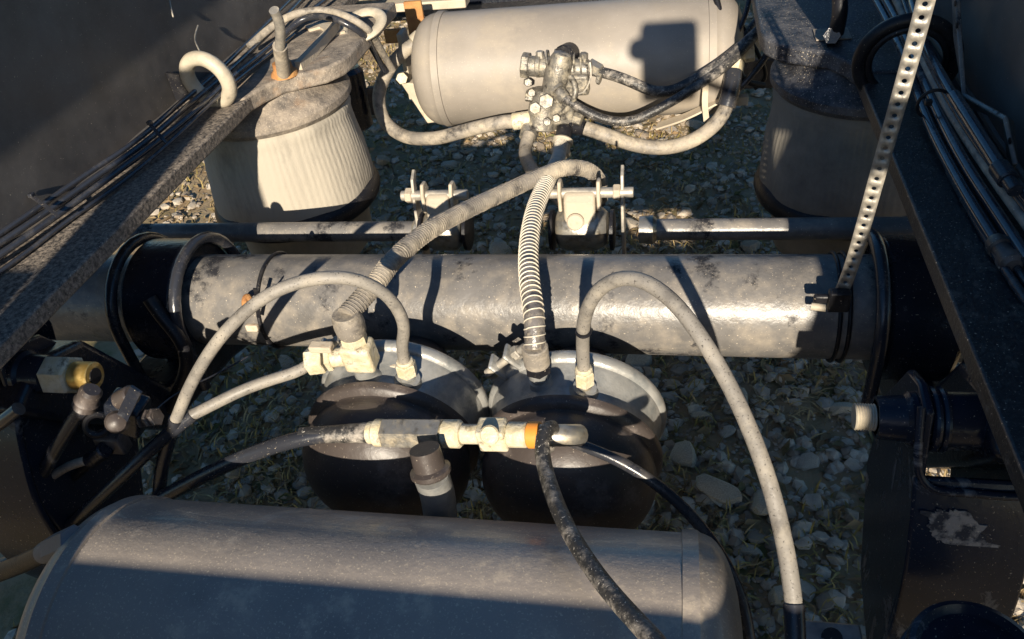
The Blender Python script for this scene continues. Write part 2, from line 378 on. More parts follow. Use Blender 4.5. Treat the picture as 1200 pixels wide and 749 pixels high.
# ================================================================== axle
axle = thing('axle_beam', (0, 0, 0.42), 'dusty black round axle tube lying across between the two rails', 'axle')
MB().lathe((-1.0, 0, 0.5), (1, 0, 0), [(0.0, 0.072), (2.0, 0.072)], 64).build('tube', 'axle_paint', axle)
for sx in (-1, 1):
    MB().lathe((sx * 0.545, 0, 0.5), (1, 0, 0), [(-.045, .0735), (-.045, .092), (-.038, .098), (.038, .098), (.045, .092), (.045, .0735)], 48).build('axle_seat', 'black_paint', axle)
    for dx in (0.492, 0.60):
        pts = [V((sx * dx, -0.100, 0.40))] + [V((sx * dx, -0.100 * math.cos(a), 0.5 + 0.100 * math.sin(a))) for a in [rad(k * 12) for k in range(0, 16)]] + [V((sx * dx, 0.100, 0.40))]
        MB().tube(pts, 0.009, 12).build('u_bolt', 'cable_black', axle, angle=60)
def arm(sx, label):
    t = thing('trailing_arm', (sx * 0.58, 0.1, 0.25), label, 'suspension arm', 'suspension arms under the rails')
    poly = [(-.36, .60), (-.30, .63), (-.22, .60), (-.12, .42), (.12, .40), (.30, .31), (.66, .29), (.66, .25), (.28, .255), (.05, .33), (-.16, .36), (-.30, .52)]
    MB().prism(poly, (sx * 0.535, 0, 0), (0, 1, 0), (0, 0, 1), (sx * 0.10, 0, 0)).build('arm_forging', 'black_paint', t, bevel=0.01, bseg=3)
    MB().cyl((sx * 0.500, 0.47, 0.29), (sx * 0.501, 0.47, 0.292), 0.01).build('bolt', 'black_paint', t)
    return t
arm(-1, 'black forged arm below the left rail running under the axle end')
arm(1, 'black forged arm below the right rail running under the axle end')

# brake camshafts
for sx, lab in ((-1, 'dark round brake camshaft behind the axle, on the left'), (1, 'dark round brake camshaft behind the axle, on the right')):
    t = thing('camshaft', (sx * 0.5, 0.2, 0.48), lab, 'camshaft', 'brake camshafts behind the axle')
    MB().cyl((sx * 0.19, 0.2, 0.5), (sx * 0.95, 0.2, 0.5), 0.0175, seg=28).build('shaft', 'axle_paint', t)
    MB().lathe((sx * 0.19, 0.2, 0.5), (sx, 0, 0), [(-.012, .014), (-.012, .022), (0.01, .024), (.016, .0178)], 24).build('collar', 'steel_dirty', t)

# slack adjusters
def slack(xc, lab, wide, k=1.0):
    t = thing('slack_adjuster', (xc, 0.2, 0.45), lab, 'brake adjuster', 'brake adjusters behind the axle')
    b = MB(); b.lathe((xc - .036 * k, 0.2, 0.505), (1, 0, 0), [(0, .026), (.004, .032), (.016, .038), (.056 * k, .038), (.066 * k, .032), (.072 * k, .026)], 28)
    b.build('body', 'steel_dirty', t)
    for dx in (-.046 * k, .040 * k): MB().lathe((xc + dx, .2, .5), (1, 0, 0), [(0, .030), (.0005, .034), (.006, .034), (.007, .030)], 28).build('seal_ring', 'rubber_black', t)
    MB().prism([(-.030, 0), (.028, 0), (.022, .050), (.014, .064), (-.010, .066), (-.022, .055)], (xc - .022 * k, .2, .510), (0, 1, 0), (0, 0, 1), (.044 * k, 0, 0)).build('lever', 'cream_steel', t, bevel=.006, bseg=3)
    MB().lathe((xc - .006, .170, .535), (0, -1, .3), [(0, .014), (.005, .014), (.007, .012), (.0075, .002)], 18).build('adjusting_plug', 'cream_steel', t, angle=25)
    for dx in (-.030 * k, .024 * k):
        MB().prism([(-.016, -.022), (.014, -.022), (.018, .010), (.010, .026), (-.008, .028), (-.017, .012)], (xc + dx, .2, .566), (0, 1, 0), (0, 0, 1), (.006, 0, 0)).build('clevis_plate', 'cream_steel', t, bevel=.002)
    MB().cyl((xc - wide[0], .2, .570), (xc + wide[1], .2, .570), .0085, seg=16, ch=.001).build('pin', 'galvanised', t)
    return t
slack(-.150, 'dusty brake adjuster with a thin upright plate left of the spiral hose', (.065, .050), .9)
slack(.085, 'stout dusty brake adjuster right of the hoses behind the axle', (.06, .085), 1.15)
for xs_, lab in ((-.195, 'thin curved steel anchor plate beside the left brake adjuster'), (.150, 'thin upright steel anchor plate beside the right brake adjuster')):
    t = thing('anchor_plate', (xs_, .2, .42), lab, 'plate', 'thin anchor plates by the camshafts')
    pl = [(-.012, -.06), (.012, -.06), (.020, 0), (.014, .05), (.014, .085), (.026, .102), (.020, .108), (.002, .098), (-.010, .06), (-.020, 0)]
    MB().prism(pl, (xs_, .2, .5), (0, 1, 0), (0, 0, 1), (.005, 0, 0)).build('plate', 'galvanised', t, bevel=.001)
    MB().hex((xs_ - .012, .2, .570), (xs_ - .0005, .2, .570), .013).build('nut', 'cream_steel', t)

# ================================================================== brake chambers
TILT = rad(7)
def chamber(top, lab, seed):
    top = V(top); d = V((0, -math.cos(TILT), -math.sin(TILT))); up = V((0, -math.sin(TILT), math.cos(TILT)))
    c0 = top - up * 0.118
    t = thing('brake_chamber', c0 - V((0, 0, .12)), lab, 'brake chamber', 'pair of brake chambers in front of the axle')
    MB().lathe(c0, d, [(-.085, .03), (-.085, .045), (-.05, .070), (-.014, .088), (-.006, .100)], 64).build('service_housing', 'chamber_black', t)
    MB().lathe(c0, d, [(-.010, .1150), (-.008, .120), (-.004, .122), (.003, .122), (.007, .120), (.010, .1150)], 64).build('clamp_band', 'zinc_cast', t, angle=50)
    MB().lathe(c0, d, [(.004, .108), (.009, .1155), (.016, .1150), (.026, .1105), (.040, .1070), (.054, .1070), (.060, .1090), (.064, .104)], 64).build('centre_casting', 'zinc_cast', t)
    MB().lathe(c0, d, [(.061, .100), (.061, .1150), (.064, .1185), (.071, .1185), (.075, .1160), (.079, .1085), (.083, .1080), (.090, .1110), (.100, .1125), (.112, .1120), (.124, .1090), (.136, .1035), (.148, .0950), (.158, .0840), (.166, .0700), (.1715, .0530), (.1745, .0350), (.1755, .012)], 64).build('spring_housing', 'chamber_black', t)
    return t, c0, d, up
def radial(c0, d, up, s, ang, r):
    n = up * math.cos(rad(ang)) + V((1, 0, 0)) * math.sin(rad(ang))
    return c0 + d * s + n * r, n
chR, cR, dC, upC = chamber((0.1073,-0.1650,0.5431), 'brake chamber on the right of the pair, silver head and black drum', 1)
chL, cL, _, _ = chamber((-0.1361,-0.1650,0.5545), 'brake chamber on the left of the pair, silver head and rust-edged black drum', 2)
def port(ch, c0, s, ang, r=.014, h=.016):
    p, n = radial(c0, dC, upC, s, ang, .098)
    MB().lathe(p, n, [(0, r * 1.5), (.007, r * 1.35), (.011, r * 1.1), (h, r * 1.05)], 24).build('port_boss', 'zinc_cast', ch)
    return p + n * h, n
R1, nR1 = port(chR, cR, .030, -18); R2, nR2 = port(chR, cR, .045, 12)
L1, nL1 = port(chL, cL, .045, -8); L2, nL2 = port(chL, cL, .045, 21)
nR1 = V((-.02, -.03, 1)).normalized(); nR2 = V((.02, -.04, 1)).normalized(); nL1 = V((-.02, -.03, 1)).normalized(); nL2 = V((.02, -.05, 1)).normalized()
# clamp lugs and bolts at the side of the right chamber
def lug(ch, c0, ang):
    p, n = radial(c0, dC, upC, -.002, ang, .120)
    tang = V((math.cos(rad(ang)), 0, -math.sin(rad(ang))))
    R3 = Matrix((tang, dC, n)).transposed()
    MB().box(p + n * .012 - tang * .014, (.006, .026, .032), R3).build('clamp_lug', 'zinc_cast', ch, bevel=.003)
    MB().box(p + n * .012 + tang * .014, (.006, .026, .032), R3).build('clamp_lug', 'zinc_cast', ch, bevel=.003)
    b = MB().cyl(p + n * .014 - tang * .036, p + n * .014 + tang * .040, .0055, seg=12, ch=.001).build('clamp_bolt', 'galvanised', ch)
    MB().hex(p + n * .014 + tang * .0185, p + n * .014 + tang * .028, .010).build('nut', 'galvanised', b)
lug(chR, cR, -40); lug(chL, cL, -46)
for ch, c0, ang in ((chR, cR, 3), (chL, cL, 4)):
    p, n = radial(c0, dC, upC, .026, ang, .1065)
    MB().box(p, (.024, .010, .006), Matrix((V((1, 0, 0)), dC, upC)).transposed()).build('cast_pad', 'cream_steel', ch, bevel=.002)

# ---- fittings on the ports
def fit_nut(name, p, n, segs, lab, cat='fitting', group=None):
    t = thing(name, p, lab, cat, group); s = 0
    for nm, ln, r, hx, m in segs:
        mb = MB(); a = V(p) + n * s; b = V(p) + n * (s + ln)
        mb.hex(a, b, r) if hx else mb.cyl(a, b, r, seg=20, ch=min(.0015, r * .2))
        mb.build(nm, m, t); s += ln
    return t, V(p) + n * s
_, R2e = fit_nut('hose_fitting', R2, nR2, [('thread', .006, .009, False, 'steel_dirty'), ('hex_nut', .022, .0125, True, 'brass_dusty'), ('collar', .006, .0105, False, 'brass_dusty')], 'cream fitting at the foot of the long grey hose')
_, R1e = fit_nut('hose_fitting', R1, nR1, [('thread', .012, .013, False, 'zinc_cast'), ('hex_nut', .012, .017, True, 'rubber_black'), ('ferrule', .030, .0165, False, 'hose_dusty')], 'black and dusty fitting at the foot of the ringed hose')
_, L2e = fit_nut('hose_fitting', L2, nL2, [('thread', .006, .010, False, 'zinc_cast'), ('hex_nut', .020, .0135, True, 'brass_dusty'), ('collar', .005, .011, False, 'brass_dusty')], 'cream fitting at the foot of the looped grey hose')
# tee fitting on the left chamber
tee = thing('tee_fitting', L1, 'cream dusty brass tee on top of the left brake chamber', 'fitting')
MB().cyl(L1, L1 + nL1 * .012, .015, seg=20).build('thread', 'zinc_cast', tee)
R3 = Matrix((V((1, 0, 0)), dC, upC)).transposed()
teeC = L1 + nL1 * .032
MB().box(teeC, (.040, .030, .042), R3).build('body', 'brass_dusty', tee, bevel=.005, bseg=3)
MB().hex(teeC + nL1 * .021, teeC + nL1 * .034, .017).build('hex_nut', 'brass_dusty', tee)
teeT = teeC + nL1 * .034
MB().lathe(teeT, nL1, [(0, .016), (.004, .0185), (.016, .0195), (.028, .0185), (.034, .0165)], 24).build('ferrule', 'hose_dusty', tee)
teeT = teeT + nL1 * .034
side = V((-.97, -.10, -.10)).normalized()
MB().cyl(teeC + side * .02, teeC + side * .036, .0125, seg=20).build('branch', 'brass_dusty', tee)
MB().hex(teeC + side * .036, teeC + side * .044, .0165).build('lock_ring', 'brass_dusty', tee)
MB().hex(teeC + side * .047, teeC + side * .070, .0185).build('hex_nut', 'brass_dusty', tee)
teeL = teeC + side * .070
MB().box(teeC + side * .045 + upC * .022, (.030, .014, .010), R3).build('clip', 'cream_steel', tee, bevel=.002)

# ================================================================== hoses near the chambers
t = thing('air_hose', L2e, 'grey hose looped high over the left chamber into a black sleeve', 'hose')
hose('tube', [L2e - nL2 * .004, L2e + nL2 * .02, (-0.0766,-0.2220,0.6392), (-0.0846,-0.2250,0.6770), (-0.1033,-0.2320,0.7039), (-0.1322,-0.2450,0.7226), (-0.1786,-0.2580,0.7222), (-0.2266,-0.2700,0.7031), (-0.2790,-0.2850,0.6626), (-0.3330,-0.2950,0.6021), (-0.3810,-0.3050,0.5344)], .0076, 'hose_grey', parent=t)
hose('sleeve', [(-0.3756,-0.3040,0.5429), (-0.4001,-0.3100,0.5023), (-0.4228,-0.3200,0.4591), (-0.4451,-0.3300,0.4027)], .0088, 'cable_black', parent=t)
t = thing('air_hose', teeL, 'grey hose running left from the tee into a black sleeve', 'hose')
hose('tube', [teeL - side * .006, (-0.2244,-0.2320,0.5661), (-0.2615,-0.2450,0.5618), (-0.3042,-0.2620,0.5536), (-0.3368,-0.2800,0.5453), (-0.3627,-0.2950,0.5391)], .0076, 'hose_grey', parent=t)
hose('sleeve', [(-0.3585,-0.2930,0.5403), (-0.4003,-0.3150,0.5156), (-0.4510,-0.3400,0.4798), (-0.5324,-0.3600,0.4173), (-0.6147,-0.3800,0.3620), (-0.7309,-0.4000,0.3055)], .0088, 'cable_black', parent=t)
t = thing('air_hose', R2e, 'long grey hose arching from the right chamber down to the lower right', 'hose')
hose('tube', [R2e - nR2 * .004, R2e + nR2 * .03, (0.1393,-0.2250,0.6536), (0.1547,-0.2350,0.6958), (0.1787,-0.2500,0.7248), (0.2040,-0.2650,0.7358), (0.2364,-0.2900,0.7283), (0.2676,-0.3250,0.7041), (0.2960,-0.3650,0.6717), (0.3194,-0.4100,0.6363), (0.3349,-0.4500,0.6003), (0.3434,-0.4900,0.5716), (0.3461,-0.5100,0.5531)], .0080, 'hose_grey', parent=t)
hose('sleeve', [(0.3454,-0.5050,0.5583), (0.3465,-0.5200,0.5466), (0.3466,-0.5500,0.5229)], .0092, 'cable_black', parent=t)
pb = V((0.1366,-0.2220,0.6300)); MB().torus(pb, (0, -.2, 1), .0078, .002, 24, 8).build('marker_band', 'rubber_black', t)

# ringed clear hose (right chamber -> valve) and spiral hose (tee -> far side)
def ridged(name, pts, r, pitch, lab, helix_m, body_m, wr, rings=False):
    t = thing(name, pts[0], lab, 'hose')
    path = smooth_path(spline(pts, .004), 6)
    MB().tube(path, r, 20, lambda s, u: r * (1 + .02 * math.sin(2 * math.pi * s / pitch))).build('tube', body_m, t, angle=80)
    # one continuous wound wire
    n = len(path); t0 = (path[1] - path[0]).normalized(); _, u, w = frame(t0); s = 0; hp = []
    for i in range(n - 1):
        tt = (path[min(i + 1, n - 1)] - path[max(i - 1, 0)]).normalized()
        u = (u - tt * u.dot(tt)).normalized(); w = tt.cross(u)
        seg = (path[i + 1] - path[i]).length
        for k in range(10):
            a = 2 * math.pi * (s + seg * k / 10) / pitch
            hp.append(path[i].lerp(path[i + 1], k / 10) + (u * math.cos(a) + w * math.sin(a)) * r * 1.01)
        s += seg
    MB().tube(hp, wr, 5).build('spiral_wire', helix_m, t, angle=80)
    return t
ridged('ringed_hose', [R1e - nR1 * .004, (0.0694,-0.1700,0.6086), (0.0533,-0.1000,0.6187), (0.0410,-0.0200,0.6187), (0.0338,0.0800,0.6113), (0.0320,0.2000,0.5898), (0.0240,0.3400,0.5427), (0.0103,0.4800,0.4923), (0.0015,0.5800,0.4699)], .0128, .0092,
       'upright clear ringed hose from the right chamber over the axle', 'hose_spiral', 'hose_clear', .0011)
c1 = ridged('spiral_hose', [teeT - nL1 * .004, (-0.1307,-0.1550,0.6490), (-0.1193,-0.1100,0.6533), (-0.0979,-0.0300,0.6439), (-0.0662,0.0600,0.6232), (-0.0250,0.1400,0.6065), (0.0191,0.2000,0.5993), (0.0578,0.2400,0.5936), (0.0887,0.2800,0.5683), (0.1033,0.3200,0.5248), (0.1003,0.3600,0.4676)], .0128, .0046,
       'slanting dusty spiral-wound hose from the tee over the axle', 'hose_dusty', 'hose_dusty', .0007)
hose('hose_stub', [(-0.0723,0.6200,0.4719), (-0.0767,0.5800,0.4568), (-0.0548,0.5000,0.4630), (-0.0154,0.4200,0.4682), (0.0307,0.3600,0.4615)], .0135, 'hose_dusty', 'short dusty hose hanging from the left port of the valve', 'hose')

# ================================================================== inline coupler across the chambers
pA = V((-0.1663,-0.3150,0.5400)); pB = V((-0.1167,-0.3100,0.5408)); ca = (V((0.0958,-0.3250,0.5660)) - pB).normalized(); Lc = (V((0.0958,-0.3250,0.5660)) - pB).length
cp = thing('inline_coupler', pB, 'inline hose coupler of cream nuts, steel hex and orange ring', 'coupler')
def along(a, b, r, nm, m, hx=False, par=cp, ch=.0015):
    mb = MB(); p, q = pB + ca * a * Lc, pB + ca * b * Lc
    mb.hex(p, q, r, ch) if hx else mb.cyl(p, q, r, seg=22, ch=ch)
    return mb.build(nm, m, par)
along(0, .035, .0135, 'end_ring', 'brass_dusty'); along(.035, .10, .0165, 'knurled_nut', 'brass_dusty', ch=.003)
along(.10, .45, .0185, 'steel_hex', 'steel_dirty', True); along(.45, .56, .0165, 'knurled_nut', 'brass_dusty', ch=.003)
along(.56, .66, .0115, 'neck', 'brass_dusty')
mid = pB + ca * .74 * Lc
Rc = Matrix((ca, V((0, -1, 0)), ca.cross(V((0, -1, 0))))).transposed()
MB().box(mid, (Lc * .16, .028, .030), Rc).build('square_body', 'brass_dusty', cp, bevel=.003)
MB().cyl(mid + V((0, -.010, .010)), mid + V((0, -.017, .017)), .011, seg=20, ch=.002).build('plug', 'brass_dusty', cp)
along(.82, .93, .0145, 'square_end', 'brass_dusty', ch=.002); along(.93, 1.0, .0150, 'orange_ring', 'orange_plastic')
pE = pB + ca * Lc
hose('elbow', [pE - ca * .005, pE + ca * .018, pE + ca * .034 + V((0, .004, -.004)), pE + ca * .040 + V((0, .016, -.016))], .0125, 'steel_dirty', parent=cp)
t = thing('air_hose', pA, 'black hose with taper running left from the inline coupler', 'hose')
hose('tube', [pB + ca * .004, pA, (-0.2133,-0.3250,0.5357), (-0.2689,-0.3300,0.5145), (-0.3301,-0.3350,0.4838), (-0.3973,-0.3400,0.4458), (-0.4651,-0.3500,0.4078)], .0098, 'cable_black', parent=t, rfun=lambda s, u: .0098)
MB().lathe(pB, pA - pB, [(0, .0125), (.05, .0105), (.085, .0098)], 20).build('heat_shrink', 'overspray_hose', t)
hose('air_hose', [(0.1002,-0.3180,0.5394), (0.1114,-0.3220,0.5746), (0.1089,-0.3350,0.5919), (0.1021,-0.3520,0.5923), (0.1064,-0.3750,0.5836), (0.1252,-0.4300,0.5947), (0.1493,-0.4850,0.6101), (0.1789,-0.5350,0.6220), (0.2084,-0.5750,0.6334), (0.2338,-0.6100,0.6490), (0.2492,-0.6400,0.6598)], .0082, 'overspray_hose', 'black paint-spattered hose drooping from the coupler over the near tank', 'hose')
hose('air_line', [(0.1171,-0.3000,0.5339), (0.1447,-0.3050,0.5270), (0.1883,-0.3150,0.5127), (0.2362,-0.3300,0.4832), (0.2745,-0.3500,0.4489), (0.3011,-0.3750,0.4189), (0.3193,-0.4000,0.3853), (0.3272,-0.4300,0.3501)], .0068, 'cable_black', 'thin black air line curving round the right end of the near tank', 'hose')
# silver elbow pipe between the drums
t = thing('pipe_elbow', (-0.0285,-0.3700,0.4770), 'grey galvanised pipe elbow standing between the two black drums', 'pipe')
hose('elbow_body', [(-0.0314,-0.3600,0.4448), (-0.0243,-0.3650,0.5019), (-0.0237,-0.3700,0.5430)], .020, 'zinc_cast', parent=t, seg=20)
MB().lathe((-0.0229,-0.3700,0.5417), V((-0.0282,-0.3600,0.5747)) - V((-0.0229,-0.3700,0.5417)), [(0, .020), (.003, .023), (.008, .023), (.011, .018), (.034, .017)], 24).build('threaded_collar', 'chamber_black', t)

# ================================================================== near air tank
def tank(name, c, axis, r, half, m, lab, seam=True, dome=.06):
    t = thing(name, V(c) - V((0, 0, r)), lab, 'air tank', 'steel air tanks')
    a = V(axis).normalized()
    MB().lathe(V(c) - a * half, a, [(0, r), (2 * half, r)], 96).build('shell', m, t)
    for s in (-1, 1):
        prof = [(-.012, r - .001), (-.011, r + .0032), (.004, r + .0036), (.008, r + .0008)]
        for k in range(1, 13):
            ph = math.pi / 2 * k / 12; prof.append((.008 + dome * math.sin(ph), max(.004, r * math.cos(ph) ** .62)))
        MB().lathe(V(c) + a * s * half, a * s, prof, 96).build('end_cap', m, t, angle=25)
    return t
nt_ax = V((1, 0.004, 0.0))
near = tank('air_tank', (-.055, -.52, .418), nt_ax, .150, .316, 'tank_near', 'large dusty grey steel air tank in the foreground, half in shade', dome=.040)
# far tank
far = tank('air_tank', (.006, .84, .540), (1, .03, 0), .125, .298, 'tank_far', 'pale sunlit steel air tank behind the axle carrying the valve')
# tank left-hand port with white nut and hose
t = thing('tank_port', (-0.3992,-0.5000,0.5466), 'pale plastic nut on the left end of the near tank', 'fitting')
pa, pb_ = V((-0.3815,-0.5000,0.5606)), V((-0.4517,-0.4900,0.5140))
MB().hex(pa, lerp(pa, pb_, .7), .016).build('hex_nut', 'white_plastic', t)
MB().cyl(lerp(pa, pb_, .7), pb_, .0125, seg=20, ch=.002).build('collar', 'white_plastic', t)
hose('air_hose', [lerp(pa, pb_, .9), (-0.5223,-0.4800,0.4663), (-0.6102,-0.4700,0.4134)], .0115, 'rubber_black', 'short thick black hose leaving the pale nut at the left edge', 'hose')

# ================================================================== valve on the far tank
vx = V((-0.0247,0.7000,0.5109))
val = thing('relay_valve', vx - V((0, 0, .06)), 'weathered metal relay valve with several ports on the far tank', 'valve')
MB().cyl((-0.0814,0.6900,0.5947), (0.0534,0.6900,0.5791), .021, seg=24, ch=.002).build('barrel', 'valve_metal', val)
MB().cyl((-0.0866,0.6900,0.5968), (-0.0706,0.6900,0.5942), .026, seg=6, ch=.002).build('end_nut', 'valve_metal', val)
MB().cyl((-0.0562,0.6900,0.5935), (-0.0454,0.6900,0.5929), .024, seg=24, ch=.002).build('ring', 'valve_metal', val)
MB().lathe((-0.0272,0.6600,0.5286), V((0.0039,0.6700,0.6215)) - V((-0.0272,0.6600,0.5286)), [(0, .020), (.02, .024), (.06, .027), (.085, .025), (.10, .018), (.104, .008)], 24).build('dome', 'valve_metal', val)
MB().cyl((0.0032,0.6850,0.6123), (0.0114,0.7300,0.6020), .022, seg=20, ch=.003).build('exhaust_cap', 'rubber_black', val)
MB().cyl((-0.0518,0.6550,0.4701), (-0.0358,0.6700,0.5490), .034, .030, seg=28, ch=.003).build('lower_body', 'valve_metal', val)
MB().box((-0.0016,0.6600,0.5086), (.05, .04, .06)).build('side_block', 'valve_metal', val, bevel=.006)
MB().box((0.0270,0.6750,0.5572), (.055, .03, .045)).build('bracket_block', 'valve_metal', val, bevel=.006)
MB().ribbon(spline([(0.0613,0.6600,0.6083), (0.0620,0.6550,0.5819), (0.0445,0.6550,0.5501), (0.0160,0.6550,0.5458)], .01), (0, 1, 0), .020, .003).build('bracket', 'galvanised', val)
for a, b, nm in (((-0.0728,0.6650,0.5695), (-0.0663,0.6400,0.5777), 'bolt'), ((-0.0679,0.6650,0.5469), (-0.0614,0.6400,0.5555), 'bolt'), ((0.0164,0.6400,0.5281), (0.0185,0.6250,0.5329), 'bolt'), ((-0.0331,0.6300,0.4968), (-0.0301,0.6120,0.5032), 'bolt'), ((-0.0127,0.6300,0.5037), (-0.0100,0.6120,0.5100), 'bolt')):
    MB().hex(a, b, .009).build(nm, 'valve_metal', val)
MB().cyl((-0.1123,0.6500,0.4883), (-0.0533,0.6550,0.4936), .018, seg=20, ch=.003).build('port_nut', 'brass_dusty', val)
MB().cyl((-0.0771,0.6200,0.4603), (-0.0717,0.6450,0.4795), .019, seg=20, ch=.003).build('port_nut', 'valve_metal', val)
MB().cyl((-0.0007,0.5900,0.4573), (0.0034,0.6300,0.4801), .017, seg=20, ch=.003).build('port_nut', 'rubber_black', val)
MB().lathe((-0.0027,0.5700,0.4461), V((0.0017,0.5900,0.4649)) - V((-0.0027,0.5700,0.4461)), [(0, .017), (.004, .021), (.012, .021), (.014, .018), (.026, .018), (.028, .022), (.036, .022), (.040, .017)], 24).build('ferrule', 'cream_plastic', val)
MB().cyl((0.0451,0.6400,0.4739), (0.0116,0.6500,0.4742), .016, seg=20, ch=.003).build('port_nut', 'rubber_black', val)
MB().lathe((-0.0093,0.6400,0.5624), V((0.0089,0.6250,0.5461)) - V((-0.0093,0.6400,0.5624)), [(0, .018), (.006, .018), (.008, .014), (.03, .013)], 20).build('port_nut', 'valve_metal', val)

for a, b, rr, mm in (((-0.0461,0.6900,0.6236), (-0.0460,0.6900,0.6057), .008, 'galvanised'), ((0.0449,0.6900,0.6153), (0.0434,0.6900,0.5904), .009, 'valve_metal'), ((-0.0785,0.6600,0.5420), (-0.0536,0.6600,0.5372), .012, 'valve_metal'), ((-0.0556,0.6400,0.5235), (-0.0534,0.6180,0.5314), .013, 'valve_metal'), ((0.0222,0.6350,0.5001), (0.0403,0.6300,0.4960), .013, 'valve_metal'), ((0.0540,0.6900,0.5899), (0.0788,0.6800,0.5782), .015, 'steel_dirty'), ((0.0722,0.6700,0.5681), (0.0793,0.6680,0.5668), .012, 'valve_metal'), ((-0.0327,0.6400,0.5376), (-0.0285,0.6150,0.5466), .016, 'valve_metal')):
    MB().hex(a, b, rr).build('hex_nut', mm, val)
for q in ((-0.0308,0.6670,0.6013), (-0.0130,0.6670,0.6022), (0.0249,0.6670,0.5932), (0.0388,0.6670,0.5907)):
    MB().torus(V(q) + V((0, .023, 0)), (1, .05, 0), .0215, .0022, 24, 8).build('retaining_ring', 'valve_metal', val)
hose('pilot_pipe', [(0.0205,0.6400,0.5864), (0.0354,0.6200,0.5689), (0.0272,0.6150,0.5425), (0.0039,0.6200,0.5189)], .006, 'valve_metal', parent=val)

# hoses round the far tank
t = thing('air_hose', (-0.3594,0.8000,0.6084), 'dusty ringed hose looping from the far tank left end to the valve', 'hose')
hose('tube', [(-0.3396,0.8200,0.6136), (-0.3769,0.8100,0.5958), (-0.4172,0.7900,0.5617), (-0.4414,0.7600,0.5141), (-0.4248,0.7200,0.4689), (-0.3721,0.6900,0.4435), (-0.2924,0.6600,0.4515), (-0.2087,0.6500,0.4739), (-0.1405,0.6500,0.4874), (-0.1010,0.6500,0.4899)], .0150, 'hose_dusty', parent=t, rfun=lambda s, u: .0150 * (1 + .03 * math.sin(s * 700)) if s < .1 else .0150, step=.004)
MB().lathe((-0.3518,0.8150,0.6064), V((-0.3240,0.8300,0.6247)) - V((-0.3518,0.8150,0.6064)), [(0, .017), (.003, .023), (.022, .023), (.025, .019), (.035, .019)], 20).build('collar', 'cream_plastic', t)
hose('air_hose', [(0.0451,0.6400,0.4739), (0.0970,0.6300,0.4577), (0.1499,0.6250,0.4391), (0.2111,0.6300,0.4289), (0.2717,0.6500,0.4364), (0.3196,0.6800,0.4645), (0.3409,0.7100,0.5065), (0.3431,0.7400,0.5526)], .0150, 'hose_dusty', 'thick dusty hose sagging from the valve to the far tank right end', 'hose', step=.008)
hose('hose_sleeve', [(0.3323,0.6850,0.4900), (0.3417,0.7020,0.5191), (0.3448,0.7300,0.5456)], .0185, 'cable_black', 'black sleeve round the upper end of the thick sagging hose', 'hose')
hose('air_hose', [(0.0534,0.6900,0.5791), (0.0982,0.6750,0.5739), (0.1453,0.6600,0.5599), (0.1847,0.6550,0.5422), (0.2270,0.6600,0.5401), (0.2936,0.6800,0.5681), (0.3564,0.7200,0.6002), (0.4186,0.7800,0.6356), (0.4518,0.8200,0.6715)], .0112, 'overspray_hose', 'dark speckled hose from the upper valve port to the top right', 'hose')
hose('air_hose', [(0.0057,0.6250,0.5499), (0.0493,0.6100,0.5255), (0.0956,0.6050,0.5057), (0.1432,0.6100,0.4998), (0.2026,0.6200,0.5223), (0.2687,0.6400,0.5539), (0.3294,0.6800,0.5803), (0.3846,0.7400,0.6138), (0.4374,0.8200,0.6471)], .0095, 'overspray_hose', 'slimmer dusty hose crossing low over the far tank to the right', 'hose')
hose('air_line', [(0.4583,0.8000,0.6688), (0.4362,0.7700,0.6124), (0.4047,0.7400,0.5639), (0.3676,0.7200,0.5232), (0.3313,0.7100,0.4920)], .007, 'cable_black', 'thin black line dropping steeply beside the far tank right end', 'hose')
hose('air_line', [(0.3060,0.8200,0.6774), (0.3187,0.7900,0.6382), (0.3381,0.7600,0.5987), (0.3651,0.7400,0.5260), (0.4108,0.7600,0.5009)], .0065, 'rubber_black', 'thin black line hanging over the far tank right cap', 'hose')
hose('air_line', [(0.3786,0.8400,0.6667), (0.3653,0.8000,0.6287), (0.3423,0.7700,0.5913), (0.3155,0.7300,0.5542), (0.2882,0.7000,0.5387), (0.2440,0.6800,0.5272)], .0055, 'cable_black', 'thin black line crossing the others down to the far tank underside', 'hose')
hose('air_line', [(0.3318,0.8600,0.6636), (0.3497,0.8300,0.6266), (0.3818,0.8000,0.5819), (0.4044,0.7900,0.5446), (0.4189,0.8000,0.4990), (0.3958,0.8000,0.4771)], .0048, 'rubber_black', 'thin black line curling right of the far tank tee', 'hose')
hose('air_line', [(0.4215,0.8800,0.6518), (0.4043,0.8500,0.6238), (0.3746,0.8100,0.5966), (0.3465,0.7700,0.5769), (0.3223,0.7400,0.5608)], .0072, 'overspray_hose', 'speckled line slanting down to the far tank tee', 'hose')
t = thing('pipe_tee', (0.3493,0.7400,0.5631), 'dusty brass tee with nuts at the far tank right end', 'fitting')
MB().cyl((0.3086,0.7500,0.5684), (0.3859,0.7500,0.5787), .014, seg=18, ch=.002).build('run', 'brass_dusty', t)
MB().hex((0.3051,0.7500,0.5686), (0.3221,0.7500,0.5713), .021).build('hex_nut', 'brass_dusty', t)
MB().hex((0.3659,0.7500,0.5762), (0.3859,0.7500,0.5787), .020).build('hex_nut', 'brass_dusty', t)
MB().hex((0.3432,0.7350,0.5473), (0.3479,0.7500,0.5664), .021).build('hex_nut', 'brass_dusty', t)
